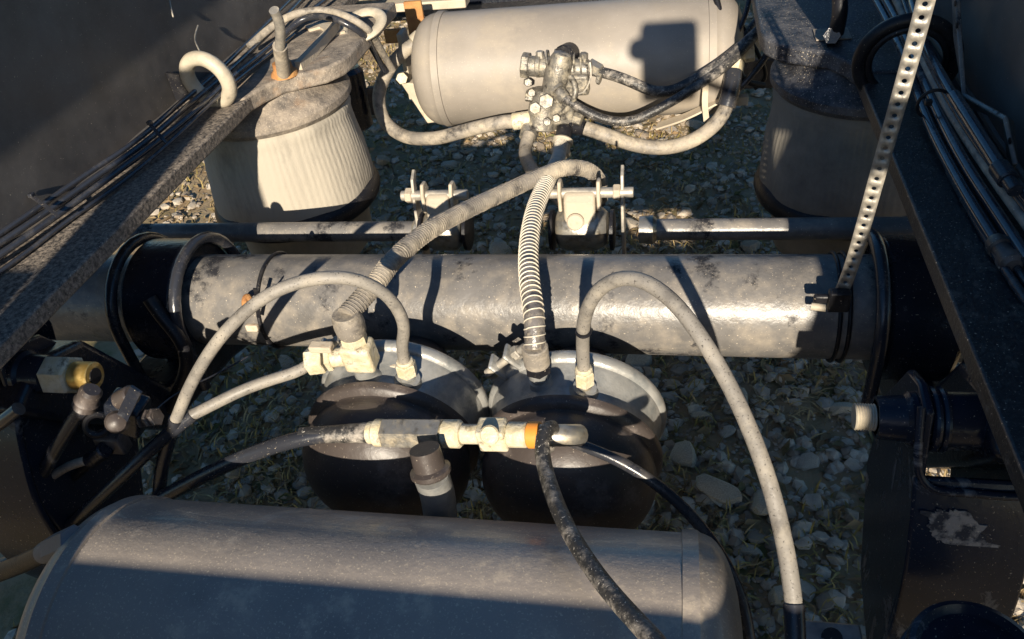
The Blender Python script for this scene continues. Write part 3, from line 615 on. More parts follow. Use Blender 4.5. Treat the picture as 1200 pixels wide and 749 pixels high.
# tank cradle
t = thing('tank_cradle', (-0.3642,0.8600,0.4503), 'cream steel bracket holding the left end of the far tank', 'bracket')
MB().prism([(0, 0), (.11, -.02), (.15, -.10), (.05, -.11)], (-0.4226,0.8600,0.5046), (1, 0, 0), (0, 0, 1), (0, .05, 0)).build('gusset', 'cream_steel', t, bevel=.003)
MB().box((-0.4066,0.9000,0.5323), (.012, .05, .16)).build('upright', 'cream_steel', t, bevel=.002)
MB().cyl((-0.4125,0.8500,0.5188), (-0.4035,0.8300,0.5245), .014, seg=6, ch=.001).build('bolt', 'brass_dusty', t)
t = thing('tank_cradle', (0.2452,0.8200,0.4064), 'cream steel strip bracket under the right end of the far tank', 'bracket')
MB().ribbon(spline([(0.2912,0.7000,0.5494), (0.2895,0.7000,0.4981), (0.2946,0.7050,0.4499)], .01), (1, 0, 0), .012, .004).build('strap', 'cream_steel', t)
MB().ribbon(spline([(0.1903,0.7400,0.4253), (0.2539,0.7300,0.4516), (0.3235,0.7300,0.4873)], .01), (0, 1, 0), .03, .004).build('lower_strap', 'cream_steel', t)
MB().box((0.3651,0.7500,0.4750), (.03, .02, .02)).build('tab', 'cream_steel', t, bevel=.002)

# ================================================================== far background members
t = thing('far_crossmember', (-0.5587,1.3500,0.5035), 'pale dusty crossmember edge at the top behind the far tank', 'crossmember')
MB().box((-0.4821,1.1500,0.5965), (.36, .05, .022)).build('lip', 'cream_steel', t, bevel=.003)
MB().box((0, 1.42, .62), (1.19, .03, .22)).build('web', 'black_paint', t)
MB().box((0, 1.38, .505), (1.19, .10, .012)).build('lower_flange', 'flange_paint', t)
t = thing('rust_bracket', (-0.4069,1.0000,0.5585), 'orange rusty upright bracket behind the left end of the far tank', 'bracket')
MB().box((-0.4000,1.0000,0.5940), (.045, .012, .11)).build('plate', 'rust', t, bevel=.003)
MB().box((-0.4704,1.0200,0.5613), (.05, .012, .035)).build('arm', 'rust', t, bevel=.003)
MB().cyl((-0.4607,0.9800,0.4657), (-0.4556,0.9650,0.4694), .015, seg=6).build('bolt', 'rust', t)
t = thing('dark_cylinder', (-0.5395,0.8500,0.3940), 'dark cylinder in the gap between the left air spring and far tank', 'cylinder')
MB().lathe((-0.5734,0.8600,0.3904), (0, .1, 1), [(0, .05), (.006, .056), (.14, .056), (.15, .048), (.152, .02)], 32).build('can', 'black_paint', t)
MB().box((-0.4936,0.8600,0.4599), (.03, .02, .07)).build('tab', 'chamber_black', t, bevel=.003)
t = thing('rusty_beam', (0.4255,1.0000,0.5230), 'rusty brown bar behind the right end of the far tank', 'beam')
MB().box((0.4478,1.0200,0.4987), (.20, .03, .035)).build('bar', 'cream_steel', t, bevel=.003)
MB().box((0.4519,1.0000,0.4303), (.14, .02, .07)).build('lower_plate', 'chamber_black', t, bevel=.003)

# ================================================================== air springs
def air_spring(sx, lab, m_plate, m_bel):
    cx, cy = sx * .555, .475
    t = thing('air_spring', (cx, cy, .28), lab, 'air spring', 'rubber air springs under the rails')
    a = [(.62, .30), (.505, .30), (.492, .345), (.47, .385), (.435, .405), (.40, .425), (.378, .46), (.372, .50), (.372, .80), (.62, .80)]
    MB().prism([(sx * p[0], p[1]) for p in a], (0, 0, .6795), (1, 0, 0), (0, 1, 0), (0, 0, .030)).build('mounting_plate', m_plate, t, bevel=.005, bseg=3)
    MB().lathe((cx, cy, .630), (0, 0, 1), [(-.012, .135), (-.010, .155), (.0, .163), (.012, .163), (.022, .155), (.030, .135), (.049, .12)], 64).build('bead_plate', m_plate, t)
    b = MB(); seg = 400
    prof = [(.628, .140), (.618, .150), (.608, .154), (.596, .152), (.58, .154), (.56, .156), (.52, .160), (.48, .163), (.455, .165), (.44, .164), (.425, .162), (.41, .158), (.40, .152), (.398, .145)]
    vs_, fs = [], []
    for i, (z, r) in enumerate(prof):
        for k in range(seg):
            th = 2 * math.pi * k / seg
            rr = r + 0.0004 * math.sin(th * 90 + 4 * math.sin(th * 3) + 3.5 * noise.noise(V((math.cos(th) * 4, math.sin(th) * 4, z * 9)))) * (1 if 1 < i < 9 else 0) + .006 * noise.noise(V((math.cos(th) * 2.5, math.sin(th) * 2.5, z * 12)))
            vs_.append(V((cx + rr * math.cos(th), cy + rr * math.sin(th), z)))
    for i in range(len(prof) - 1):
        for k in range(seg): q = (k + 1) % seg; fs.append((i * seg + k, i * seg + q, (i + 1) * seg + q, (i + 1) * seg + k))
    b.add(vs_, fs); b.build('bellows', m_bel, t, angle=70)
    MB().lathe((cx, cy, .29), (0, 0, 1), [(0, .12), (.02, .135), (.10, .140), (.115, .150)], 64).build('piston', 'bellows_dark', t)
    MB().torus((cx, cy, .424), (0, 0, 1), .152, .0245, 64, 12).build('base_roll', 'rubber_black', t)
    return t
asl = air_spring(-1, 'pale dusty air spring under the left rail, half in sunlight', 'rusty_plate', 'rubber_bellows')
asr = air_spring(1, 'dark air spring under the right rail, mostly in shade', 'blue_black_plate', 'bellows_shaded')
# stud opening on the right plate
MB().box((0.4818,0.4579,0.7115), (.055, .05, .002)).build('stud_slot', 'rusty_plate', asr, bevel=.0005)
MB().cyl((0.4863,0.4817,0.7000), (0.4721,0.3995,0.7300), .014, seg=6, ch=.001).build('stud', 'black_paint', asr)
hose('stud_hose', [(0.4802,0.4135,0.7300), (0.4803,0.4047,0.7700), (0.4766,0.4331,0.8000)], .012, 'rubber_black', 'black hose rising from the stud of the right air spring', 'hose')
# left stud hose
t = thing('stud_hose', (-0.4695,0.4078,0.7100), 'pale hose standing on a rusty stud above the left air spring', 'hose')
MB().lathe((-0.4688,0.4047,0.7080), (0, 0, 1), [(0, .026), (.006, .024), (.012, .018), (.024, .017), (.026, .010)], 16).build('rusty_base', 'rust', t)
hose('tube', [(-0.4650,0.3944,0.7120), (-0.4429,0.3617,0.7550), (-0.4301,0.3438,0.7820)], .0125, 'hose_dusty', parent=t)
hose('upper_tube', [(-0.4296,0.3412,0.7800), (-0.4130,0.3276,0.8100), (-0.4044,0.3186,0.8350), (-0.4037,0.3084,0.8520)], .0085, 'galvanised', parent=t)
MB().ribbon(spline([(-0.4465,0.4223,0.7160), (-0.4412,0.5093,0.7200), (-0.4401,0.6228,0.7250)], .02), (0, 0, 1), .018, .012).build('clip_strip', 'cream_steel', asl)

# ================================================================== hangers with pivot bolts
def hanger(sx, lab, py, pz, xi, xo, rb):
    t = thing('hanger_bracket', (sx * .53, py, .30), lab, 'hanger bracket', 'suspension hangers below the rails')
    prof = [(-.040, pz - .030), (-.020, pz + .036), (.02, .681), (.15, .681), (.16, .56), (.11, .40), (.04, .27), (-.05, .23), (-.085, .32), (-.085, pz - .16), (-.058, pz - .07)]
    inner = [(-.040, pz - .030), (-.022, pz + .032), (.012, pz + .038), (.05, pz + .022), (.10, pz - .06)] + prof[5:]
    for x in (xi, xo):
        MB().prism([(p[0] + py, p[1]) for p in (inner if x == xi else prof)], (sx * x, 0, 0), (0, 1, 0), (0, 0, 1), (sx * .010, 0, 0)).build('side_plate', 'hanger_paint', t, bevel=.003)
    xm, wd = sx * (xi + xo + .010) / 2, xo - xi + .016
    pl = [V((xm, py - .044, pz - .036)), V((xm, py - .062, pz - .072)), V((xm, py - .090, pz - .16)), V((xm, py - .090, .32)), V((xm, py - .055, .226))]
    MB().ribbon(spline(pl, .02), (1, 0, 0), wd, .010).build('front_plate', 'hanger_paint', t, bevel=.003)
    MB().cyl((sx * (xi + .012), py, pz), (sx * (xo - .002), py, pz), .030, seg=36, ch=.004).build('pivot_sleeve', 'hanger_paint', t)
    for dx in (xi + .016, xi + .024, xo - .012):
        MB().torus((sx * dx, py, pz), (1, 0, 0), .030, .004, 36, 8).build('sleeve_ring', 'hanger_paint', t)
    MB().lathe((sx * (xi - .0005), py, pz), (-sx, 0, 0), [(0, rb + .004), (.006, rb + .004), (.010, rb), (.036, rb - .002)], 28).build('boss', 'hanger_paint', t)
    return t
hr = hanger(1, 'black hanger bracket below the right rail with a pale bolt end', -.30, .588, .478, .575, .024)
lip = [V((.474, -.322, .626)), V((.474, -.342, .588)), V((.478, -.350, .562)), V((.492, -.356, .547)), V((.525, -.357, .545)), V((.575, -.357, .545)), V((.588, -.350, .56)), V((.589, -.335, .60))]
MB().tube(smooth_path(spline(lip, .006), 2), .0042, 10).build('curved_lip', 'hanger_paint', hr, angle=60)
def on_plate(x, u): return V((x, -.362 - .028 * u, .516 - .088 * u)) + V((0, -.953, .303)) * .0056
wp = []
for k in range(90):
    th = 2 * math.pi * k / 90; q = V((math.cos(th), math.sin(th), 0))
    rr_ = 1 + .45 * noise.noise(q * 1.3 + V((3, 1, 0))) + .28 * noise.noise(q * 4.0 + V((7, 2, 0))) + .16 * noise.noise(q * 11)
    wp.append((.522 + .034 * rr_ * q.x + .010 * rr_ * q.y, .18 + .26 * rr_ * q.y + .10 * q.x))
m_ = MB(); n_ = len(wp); a_ = [on_plate(x, u) for x, u in wp]
m_.add(a_ + [p + V((0, -.953, .303)) * .0012 for p in a_], [tuple(range(n_))[::-1], tuple(range(n_, 2 * n_))] + [(k, (k + 1) % n_, n_ + (k + 1) % n_, n_ + k) for k in range(n_)])
m_.build('worn_patch', 'worn_primer', hr)
thr = []
for k in range(9): thr += [(k * .0026, .0142), (k * .0026 + .0013, .0128)]
b = MB().lathe((.443, -.30, .588), (-1, 0, 0), thr, 28).build('pivot_bolt', 'cream_plastic', hr, angle=20)
MB().hex((.449, -.30, .588), (.4415, -.30, .588), .0215, .002).build('pivot_nut', 'hanger_paint', hr)
hl = hanger(-1, 'black hanger bracket below the left rail with a brass pivot nut', -.30, .609, .562, .66, .026)
MB().hex((-.526, -.30, .609), (-.490, -.30, .609), .0255, .003).build('pivot_nut', 'brass_dusty', hl)
MB().cyl((-.490, -.30, .609), (-.462, -.30, .609), .0175, seg=24, ch=.001).build('pivot_bolt', 'brass', hl)
MB().cyl((-.4625, -.30, .609), (-.4605, -.30, .609), .010, seg=16).build('bolt_socket', 'rubber_black', hl)
# cap in the lower right corner
pc = V((0.5048,-0.5064,0.5000))
t = thing('round_cap', pc, 'black round cap with raised rim in the lower right corner', 'cap')
MB().lathe(pc, (0, 0, 1), [(-.08, .055), (-.004, .057), (.004, .055), (.006, .050), (-.002, .045), (-.004, .022), (.002, .020), (.002, .010), (-.01, .009), (-.012, .004)], 48).build('cap', 'hanger_paint', t)
MB().torus(pc + V((0, 0, -.03)), (0, 0, 1), .057, .004, 48, 8).build('rim', 'hanger_paint', t)
t = thing('foot_plate', (0.4284,-0.3454,0.2500), 'blue grey steel plate with a bolt hole at the bottom edge', 'plate')
MB().box(V((0.4212,-0.3863,0.3000)), (.075, .055, .008)).build('plate', 'zinc_cast', t, bevel=.003)
MB().cyl(V((0.4241,-0.3811,0.3045)), V((0.4238,-0.3820,0.3060)), .012, seg=20).build('bolt_hole', 'rubber_black', t)

# ================================================================== left valve cluster
t = thing('levelling_valve', (-0.4566,-0.3000,0.5200), 'small dark levelling valve with fittings below the left pivot nut', 'valve')  # dark part materials stand in for the shade over the valve
MB().box((-0.4340,-0.3100,0.5562), (.045, .035, .05), Matrix.Rotation(.4, 3, 'Y')).build('body', 'black_paint', t, bevel=.004)
MB().cyl((-0.4147,-0.3300,0.5975), (-0.3916,-0.3300,0.6100), .012, seg=18, ch=.002).build('port', 'chamber_black', t)
MB().ribbon(spline([(-0.3664,-0.3450,0.6336), (-0.3853,-0.3500,0.6102), (-0.4045,-0.3520,0.5856)], .01), (1, 0, 0), .014, .004).build('lever', 'black_paint', t)
MB().lathe((-0.4115,-0.3500,0.5832), V((-0.3957,-0.3700,0.6003)) - V((-0.4115,-0.3500,0.5832)), [(0, .012), (.006, .014), (.014, .011), (.018, .004)], 18).build('cap', 'chamber_black', t)
MB().cyl((-0.4164,-0.3200,0.5552), (-0.3844,-0.3200,0.5631), .007, seg=14).build('stud', 'chamber_black', t)
for k in range(3): MB().hex((-0.4084,-0.3200,0.5572) if k == 0 else ((-0.3979,-0.3200,0.5593) if k == 1 else (-0.3887,-0.3200,0.5613)), (-0.4047,-0.3200,0.5574) if k == 0 else ((-0.3936,-0.3200,0.5610) if k == 1 else (-0.3844,-0.3200,0.5631)), .012).build('nut', 'chamber_black', t)
MB().torus((-0.4609,-0.3350,0.5589), (.5, -.8, .5), .013, .0045, 24, 8).build('ring', 'rubber_black', t)
MB().cyl((-0.5111,-0.3300,0.4837), (-0.4759,-0.3300,0.5091), .011, seg=16, ch=.002).build('port', 'black_paint', t)
MB().box((-0.4768,-0.3150,0.5057), (.04, .02, .03)).build('lower_body', 'chamber_black', t, bevel=.004)
t = thing('air_hose', (-0.4600,-0.3300,0.6010), 'dark hose slanting down from the banded fitting under the left nut', 'hose')
hose('tube', [(-0.4672,-0.3300,0.5891), (-0.5014,-0.3400,0.5541), (-0.5488,-0.3500,0.5033), (-0.6050,-0.3600,0.4424), (-0.6686,-0.3700,0.3656)], .0092, 'cable_black', parent=t)
MB().lathe((-0.4714,-0.3300,0.5830), V((-0.4541,-0.3250,0.6050)) - V((-0.4714,-0.3300,0.5830)), [(0, .012), (.003, .0145), (.007, .012), (.010, .012), (.013, .0155), (.017, .013), (.03, .0135), (.034, .010)], 20).build('banded_fitting', 'chamber_black', t)
hose('air_line', [(-0.5067,-0.3300,0.4873), (-0.5383,-0.3400,0.4829), (-0.5954,-0.3500,0.4488), (-0.6799,-0.3600,0.3952), (-0.7332,-0.3700,0.3642)], .006, 'hose_dusty', 'thin dusty line running left below the levelling valve', 'hose')
hose('air_line', [(-0.5034,-0.3100,0.4887), (-0.5494,-0.3200,0.4489), (-0.6077,-0.3300,0.4148), (-0.6677,-0.3400,0.3938), (-0.7240,-0.3500,0.3818)], .0065, 'rubber_black', 'thin black line tucked behind the dusty one on the left', 'hose')
hose('blue_tube', [(-0.5279,-0.3600,0.6083), (-0.5478,-0.3650,0.5963), (-0.5829,-0.3700,0.5758)], .0085, 'cable_pale', 'short bluish tube at the left edge below the rail', 'tube')
hose('brake_hose', [(-0.5246,-0.0900,0.5690), (-0.5093,-0.1000,0.5418), (-0.4867,-0.1100,0.5077), (-0.4849,-0.1200,0.4706), (-0.5071,-0.1300,0.4313), (-0.5373,-0.1400,0.3879)], .0105, 'rubber_black', 'black hose bending down in shade beside the left axle seat', 'hose')
hose('thin_wire', [(-0.3574,-0.1500,0.5131), (-0.3803,-0.1800,0.5131), (-0.3906,-0.2100,0.5226), (-0.4104,-0.2500,0.5325), (-0.4108,-0.3100,0.5484)], .0012, 'cable_black', 'thin dark wire stretched behind the looped grey hose', 'wire')

# ================================================================== cables on the rails
left_cables = [
 ('uppermost thin cable of the bundle on the left rail', .0042, [(-0.6369,-0.2066,0.7320), (-0.6293,-0.1666,0.7320), (-0.6177,-0.0953,0.7320), (-0.6043,-0.0091,0.7320), (-0.5840,0.0988,0.7320), (-0.5786,0.2340,0.7350), (-0.5745,0.3463,0.7350), (-0.5887,0.5207,0.7320), (-0.6041,0.7543,0.7320), (-0.6164,0.9424,0.7320)]),
 ('second cable of the bundle on the left rail', .0045, [(-0.6287,-0.2200,0.7280), (-0.6192,-0.1829,0.7280), (-0.6026,-0.1025,0.7280), (-0.5899,-0.0125,0.7280), (-0.5684,0.0961,0.7300), (-0.5615,0.2302,0.7330), (-0.5539,0.3249,0.7350), (-0.5643,0.5134,0.7300), (-0.5817,0.7454,0.7280), (-0.5997,0.9524,0.7280)]),
 ('third cable of the bundle on the left rail', .0048, [(-0.6149,-0.2403,0.7240), (-0.6050,-0.2045,0.7240), (-0.5877,-0.1096,0.7240), (-0.5740,-0.0184,0.7240), (-0.5548,0.1004,0.7260), (-0.5389,0.2148,0.7300), (-0.5373,0.3130,0.7330), (-0.5358,0.4878,0.7280), (-0.5323,0.7037,0.7260), (-0.5197,0.8763,0.7260)]),
 ('lowest thin cable lying on the flange of the left rail', .0032, [(-0.5984,-0.2306,0.7120), (-0.5896,-0.1828,0.7120), (-0.5809,-0.1012,0.7120), (-0.5620,-0.0192,0.7130), (-0.5437,0.0955,0.7180), (-0.5322,0.2231,0.7260), (-0.5260,0.3042,0.7300), (-0.5315,0.4258,0.7220), (-0.5280,0.6036,0.7160)])]
for lab, r, pts in left_cables: hose('cable', pts, r, 'cable_pale', lab, 'cable', 'cables along the left rail', step=.02)
for (px, lab, pts) in ((0, 'loosely knotted cable tie on the left rail cables, nearest', [(-0.6248,-0.0944,0.7450), (-0.6048,-0.1058,0.7420), (-0.5871,-0.1151,0.7380), (-0.5684,-0.1269,0.7330)]), (1, 'small cable tie on the left rail cables, mid way to the ring', [(-0.5710,0.1276,0.7450), (-0.5510,0.1084,0.7420), (-0.5333,0.0921,0.7380), (-0.5286,0.0908,0.7300)])):
    t = thing('cable_tie', pts[0], lab, 'cable tie', 'cable ties')
    MB().ribbon(spline(pts, .004), (0, 1, .2), .005, .002).build('strap', 'cable_black', t)
    MB().box(V(pts[0]) + V((0, 0, .003)), (.007, .008, .006)).build('head', 'cable_black', t, bevel=.001)
hose('cable', [(-0.5771,0.5017,0.7300), (-0.5443,0.5573,0.7500), (-0.5002,0.5992,0.7600), (-0.4476,0.6151,0.7550), (-0.3912,0.5850,0.7450), (-0.3651,0.5953,0.7200), (-0.3697,0.6471,0.6600), (-0.3686,0.6881,0.6000)], .0075, 'hose_dusty', 'pale cable arching from the left rail into the flat ring', 'cable', 'cables feeding the flat ring', step=.015)
hose('cable', [(-0.5273,0.5449,0.7300), (-0.4991,0.5889,0.7500), (-0.4492,0.5850,0.7550), (-0.4029,0.5675,0.7450), (-0.3736,0.5775,0.7200), (-0.3821,0.6393,0.6600), (-0.3887,0.6905,0.6000)], .0065, 'cable_black', 'dark cable arching beside the pale one into the flat ring', 'cable', 'cables feeding the flat ring', step=.015)
# grommet rings
t = thing('grommet_ring', (-0.5500,0.2685,0.7186), 'thick cream ring on the left rail with cables threaded through it', 'ring')
rc = V((-0.5450,0.2811,0.7526)); MB().torus(rc, (.18, 1, .12), .040, .0125, 48, 14).build('ring', 'cream_plastic', t)
MB().prism([(-.083, -.038), (-.035, -.038), (-.035, .0), (-.083, .012)], rc + V((0, .012, 0)), (1, 0, 0), (0, 0, 1), (0, .006, 0)).build('mount_plate', 'rubber_black', t)
hose('loose_wire', [(-0.6200,0.4249,0.7998), (-0.6100,0.3851,0.7901), (-0.5700,0.3249,0.7875), (-0.5600,0.3105,0.7775)], .0014, 'galvanised', 'short bright wire end poking up behind the cream ring', 'wire')
hose('loose_wire', [(-0.6260,0.3771,0.8633), (-0.6220,0.3671,0.8519), (-0.6170,0.3562,0.8378)], .0014, 'galvanised', 'tiny pale wire end on the left rail web', 'wire')
t = thing('flat_ring', (-0.3826,0.5977,0.7100), 'flat pale oval ring at the top with two cables dropping through', 'ring')
MB().torus((-0.3934,0.6342,0.7150), (-.1, -.35, 1), .042, .012, 40, 12, .6).build('ring', 'cream_plastic', t)
MB().ribbon(spline([(-0.4337,0.6001,0.7120), (-0.4844,0.6581,0.7120), (-0.5166,0.6430,0.7120)], .01), (0, 1, 0), .03, .005).build('tab', 'cream_steel', t)
t = thing('grommet_ring', (0.5600,0.2536,0.7061), 'large black rubber ring on the right rail with cables through it', 'ring')
rc = V((0.5530,0.2632,0.7376)); MB().torus(rc, (.1, 1, .15), .062, .010, 56, 12).build('ring', 'rubber_black', t)
MB().torus(rc + V((0, -.004, 0)), (.1, 1, .15), .050, .005, 56, 10).build('inner_ring', 'rubber_black', t)
right_cables = [
 ('inner bluish cable of the right rail bundle ending in a connector', .0066, 'cable_pale', [(0.5431,0.5177,0.7600), (0.5492,0.3940,0.7500), (0.5515,0.2573,0.7400), (0.5500,0.1137,0.7250), (0.5508,0.0175,0.7200), (0.5537,-0.0949,0.7180), (0.5589,-0.1730,0.7160)]),
 ('glossy dark cable second from the inside on the right rail', .0066, 'cable_pale', [(0.5513,0.4827,0.7700), (0.5564,0.3632,0.7600), (0.5580,0.2431,0.7500), (0.5602,0.1087,0.7350), (0.5627,-0.0199,0.7280), (0.5696,-0.1196,0.7240), (0.5755,-0.2109,0.7220)]),
 ('tan dusted cable in the middle of the right rail bundle', .0060, 'hose_dusty', [(0.5600,0.4477,0.7800), (0.5619,0.3511,0.7700), (0.5643,0.2355,0.7550), (0.5690,0.0924,0.7420), (0.5769,-0.0216,0.7350), (0.5831,-0.1052,0.7320), (0.5894,-0.1822,0.7300)]),
 ('outer dark cable running along the web of the right rail', .0066, 'cable_pale', [(0.5770,0.4109,0.7900), (0.5701,0.3196,0.7800), (0.5693,0.2272,0.7650), (0.5731,0.0880,0.7550), (0.5812,-0.0347,0.7480), (0.5898,-0.1138,0.7450), (0.5969,-0.1714,0.7430)])]
right_cables += [
 ('thin black line hugging the inner side of the right rail bundle', .0040, 'cable_black', [(0.5609,0.5637,0.7450), (0.5643,0.4240,0.7350), (0.5589,0.2617,0.7280), (0.5558,0.1106,0.7180), (0.5599,0.0026,0.7140), (0.5625,-0.1117,0.7130), (0.5671,-0.2081,0.7130), (0.5704,-0.2611,0.7130)]),
 ('thin black line between the tan and outer cables on the right rail', .0042, 'cable_black', [(0.5681,0.4294,0.7850), (0.5650,0.3355,0.7750), (0.5662,0.2283,0.7600), (0.5709,0.0889,0.7480), (0.5790,-0.0291,0.7410), (0.5868,-0.1104,0.7380), (0.5935,-0.1760,0.7360)]),
 ('thin black line lowest on the flange of the right rail', .0045, 'cable_black', [(0.5518,-0.0102,0.7120), (0.5531,-0.0956,0.7120), (0.5557,-0.1887,0.7120), (0.5601,-0.2599,0.7120), (0.5647,-0.3042,0.7120)])]
for lab, r, m, pts in right_cables: hose('cable', pts, r, m, lab, 'cable', 'cables along the right rail', step=.02)
t = thing('grey_conduit', (0.5807,-0.0005,0.7500), 'pale stiff conduit above the right cables with black end connector', 'conduit')
hose('tube', [(0.5675,0.0808,0.7650), (0.5718,0.0014,0.7600), (0.5761,-0.0835,0.7550)], .0078, 'cable_pale', parent=t)
MB().cyl((0.5758,-0.0815,0.7550), (0.5785,-0.1096,0.7530), .0105, seg=18, ch=.002).build('connector', 'cable_black', t)
MB().cyl((0.5785,-0.1096,0.7530), (0.5797,-0.1293,0.7520), .0075, seg=18, ch=.001).build('tail', 'cable_black', t)
t = thing('cable_connector', (0.5596,-0.1824,0.7160), 'ribbed connector at the end of the inner right cable', 'connector')
MB().lathe((0.5590,-0.1667,0.7160), V((0.5648,-0.2254,0.7150)) - V((0.5590,-0.1667,0.7160)), [(0, .009), (.006, .012), (.014, .012), (.016, .0095), (.03, .0095), (.032, .012), (.042, .012), (.046, .008)], 18).build('shell', 'chamber_black', t)
t = thing('cable_tie', (0.5409,0.0922,0.7500), 'dark tie binding the right rail cables just below the ring', 'cable tie', 'cable ties')
MB().torus((0.5549,0.1090,0.7420), V((0.5573,0.0370,0.7380)) - V((0.5549,0.1090,0.7420)), .019, .0022, 28, 8).build('strap', 'rubber_black', t)
MB().box(V((0.5371,0.0704,0.7620)), (.008, .008, .007)).build('head', 'rubber_black', t, bevel=.001)
# bent bracket on the right web
t = thing('bent_bracket', (0.5750,0.0700,0.7715), 'bent flat steel bar with holes on the right rail web', 'bracket')
bp_ = [V((0.5900,0.2543,0.8558)), V((0.5900,0.1915,0.7997)), V((0.5900,0.1078,0.7479)), V((0.6050,-0.0001,0.7679)), V((0.6050,-0.0454,0.7340))]
MB().ribbon(bp_, (0, 1, .0), .016, .006).build('bar', 'axle_paint', t, bevel=.0015)
for q in ((0.5865,0.2135,0.8318), (0.5865,0.1875,0.8122), (0.6015,-0.0281,0.7576)):
    MB().cyl(q, V(q) + V((-.0012, 0, 0)), .0038, seg=14).build('hole', 'rubber_black', t)

# ================================================================== perforated strap
sp = spline([(0.4380,-0.0760,0.5686), (0.4424,-0.0820,0.6046), (0.4465,-0.0880,0.6534), (0.4519,-0.1000,0.7628), (0.4569,-0.1080,0.8512), (0.4606,-0.1140,0.9245), (0.4624,-0.1200,0.9923)], .002)
def resample(path, step):
    out = [path[0].copy()]; need = step
    for i in range(1, len(path)):
        a = path[i - 1]; b = path[i]; L = (b - a).length
        while L >= need and L > 1e-9:
            a = a.lerp(b, need / L); out.append(a.copy()); L = (b - a).length; need = step
        need -= L
    return out
st = thing('perforated_strap', sp[0], 'pale perforated metal strap slanting up from the axle on the right', 'strap')
pitch = .0128; cells = resample(sp, pitch); mb = MB(); wv = V((1, -.25, .1)); hw = .0082
prev = None
for i in range(len(cells) - 1):
    a, b = cells[i], cells[i + 1]; tt = (b - a).normalized(); gdir = (wv - tt * wv.dot(tt)).normalized(); c = (a + b) / 2
    ring = []; outer = []
    cor = math.atan2(pitch / 2, hw)
    q4 = [0, cor * .5, cor, (cor + math.pi / 2) / 2]
    angs = q4 + [math.pi / 2] + [math.pi - a_ for a_ in q4[:0:-1]] + [math.pi] + [math.pi + a_ for a_ in q4[1:]] + [1.5 * math.pi] + [2 * math.pi - a_ for a_ in q4[:0:-1]]
    for an in angs:
        ring.append(c + gdir * math.cos(an) * .0025 + tt * math.sin(an) * .0025)
        ca_, sa_ = math.cos(an), math.sin(an); m_ = max(abs(ca_) / hw, abs(sa_) / (pitch / 2)); outer.append(c + gdir * ca_ / m_ + tt * sa_ / m_)
    mb.add(ring + outer, [(k, (k + 1) % 16, 16 + (k + 1) % 16, 16 + k) for k in range(16)])
so = mb.build('perforated_band', 'galvanised', st, angle=60)
bm = bmesh.new(); bm.from_mesh(so.data); bmesh.ops.remove_doubles(bm, verts=bm.verts, dist=.0005); bmesh.ops.recalc_face_normals(bm, faces=bm.faces); bm.to_mesh(so.data); bm.free()
sm = so.modifiers.new('thickness', 'SOLIDIFY'); sm.thickness = .0014
t = thing('strap_clamp', (0.4204,-0.0800,0.5674), 'dark clamp with pale tail tying the strap to the axle', 'clamp')
for dy in (0, .012): MB().torus((.447 + dy, 0, .5), (1, 0, 0), .0745, .0028, 64, 8).build('wire_loop', 'rubber_black', t)
MB().box((0.4367,-0.0860,0.5762), (.026, .014, .030)).build('clamp_block', 'rubber_black', t, bevel=.003)
MB().box((0.4220,-0.0830,0.5764), (.030, .008, .012)).build('clamp_ear', 'rubber_black', t, bevel=.003)
MB().cyl((0.4072,-0.0780,0.5602), (0.4240,-0.0820,0.5608), .005, seg=12).build('bolt', 'cream_plastic', t)
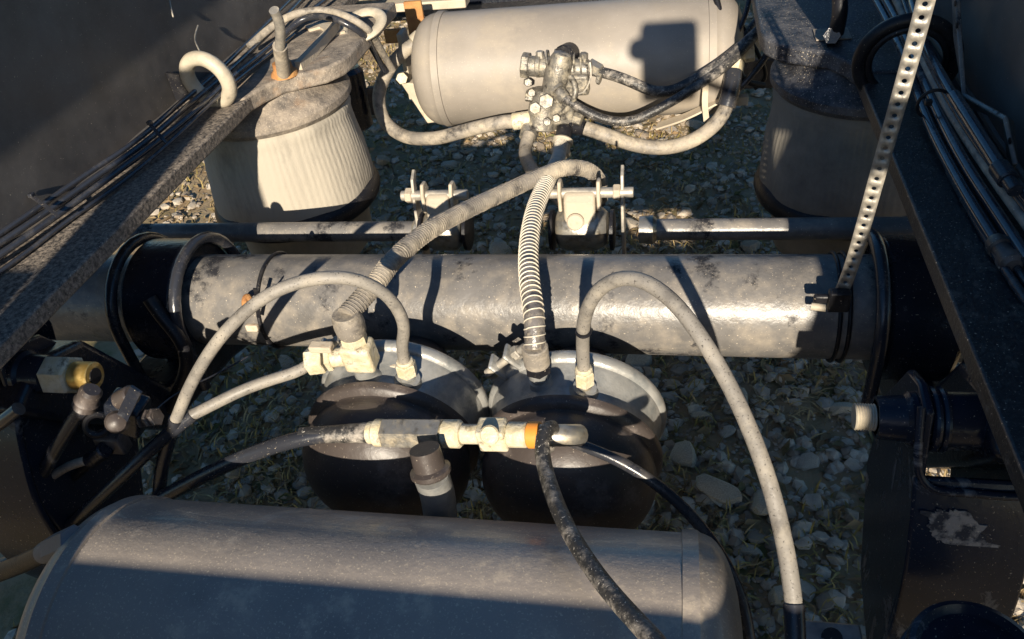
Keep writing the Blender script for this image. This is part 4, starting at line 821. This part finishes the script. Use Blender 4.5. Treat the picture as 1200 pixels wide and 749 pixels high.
# tie with rusty washer on the left of the axle
t = thing('axle_tie', (-0.3693,-0.0780,0.5463), 'rusty washer and black tie clipped round the axle on the left', 'tie')
MB().torus((-.372, 0, .5), (1, 0, 0), .0745, .003, 64, 8).build('tie_loop', 'rubber_black', t)
MB().torus((-0.3774,-0.0760,0.5494), (-.6, -.75, .4), .012, .0045, 28, 10).build('washer', 'rust', t)
MB().ribbon(spline([(-0.3660,-0.0800,0.5287), (-0.3547,-0.0830,0.5629), (-0.3501,-0.0850,0.5859)], .006), (1, 0, 0), .006, .002).build('tail', 'rubber_black', t)
MB().ribbon(spline([(-0.3536,-0.0830,0.5660), (-0.3400,-0.0880,0.5761), (-0.3294,-0.0900,0.5898)], .006), (0, 1, 0), .006, .002).build('tail', 'rubber_black', t)
MB().box((-0.3869,-0.0740,0.5038), (.02, .008, .012)).build('buckle', 'cream_steel', t, bevel=.002)

# ================================================================== unseen shadow casters added behind the viewpoint
t = thing('shade_crossmember', (0, -1.2, .40), 'unseen steel crossmember with uprights, added behind the viewpoint to cast shade', 'crossmember')
MB().box((-.13, -1.2, .52), (1.90, .02, .56)).build('web', 'black_paint', t)
MB().box((-.13, -1.2, .806), (1.90, .08, .012)).build('flange', 'black_paint', t)
MB().box((-.70, -1.2, .95), (.50, .02, .27)).build('shade_plate', 'black_paint', t)  # added to shade the left rail
MB().box((-.4145, -1.2, 1.07), (.063, .03, .54)).build('shade_post', 'black_paint', t)  # added post, its edge bounds the lit strip on the left flange
MB().box((-.335, -1.2, .858), (.094, .03, .092)).build('gusset', 'black_paint', t, bevel=.012)  # added to shade the left end of the near tank
# added box on an arm, casts the square shadow on the far tank
lp = thing('shadow_box', (.60, -1.35, 1.08), 'unseen box on an arm, added behind the viewpoint to cast a square shadow', 'shadow caster')
MB().box((.435, -1.35, 1.375), (.115, .05, .165)).build('shadow_block', 'black_paint', lp, bevel=.012)
MB().cyl((.48, -1.35, 1.34), (.66, -1.35, 1.26), .010).build('arm', 'black_paint', lp)
MB().cyl((.655, -1.35, 1.08), (.655, -1.35, 1.27), .010).build('stalk', 'black_paint', lp)
MB().box((.610, -1.35, 1.285), (.09, .04, .075)).build('strap_shade_box', 'black_paint', lp, bevel=.006)  # added to shade the middle of the perforated strap
MB().cyl((.372, -1.35, 1.40), (.372, -1.33, 1.40), .022, seg=24).build('shadow_tab', 'black_paint', lp)  # added for the small tab at the side of the square shadow
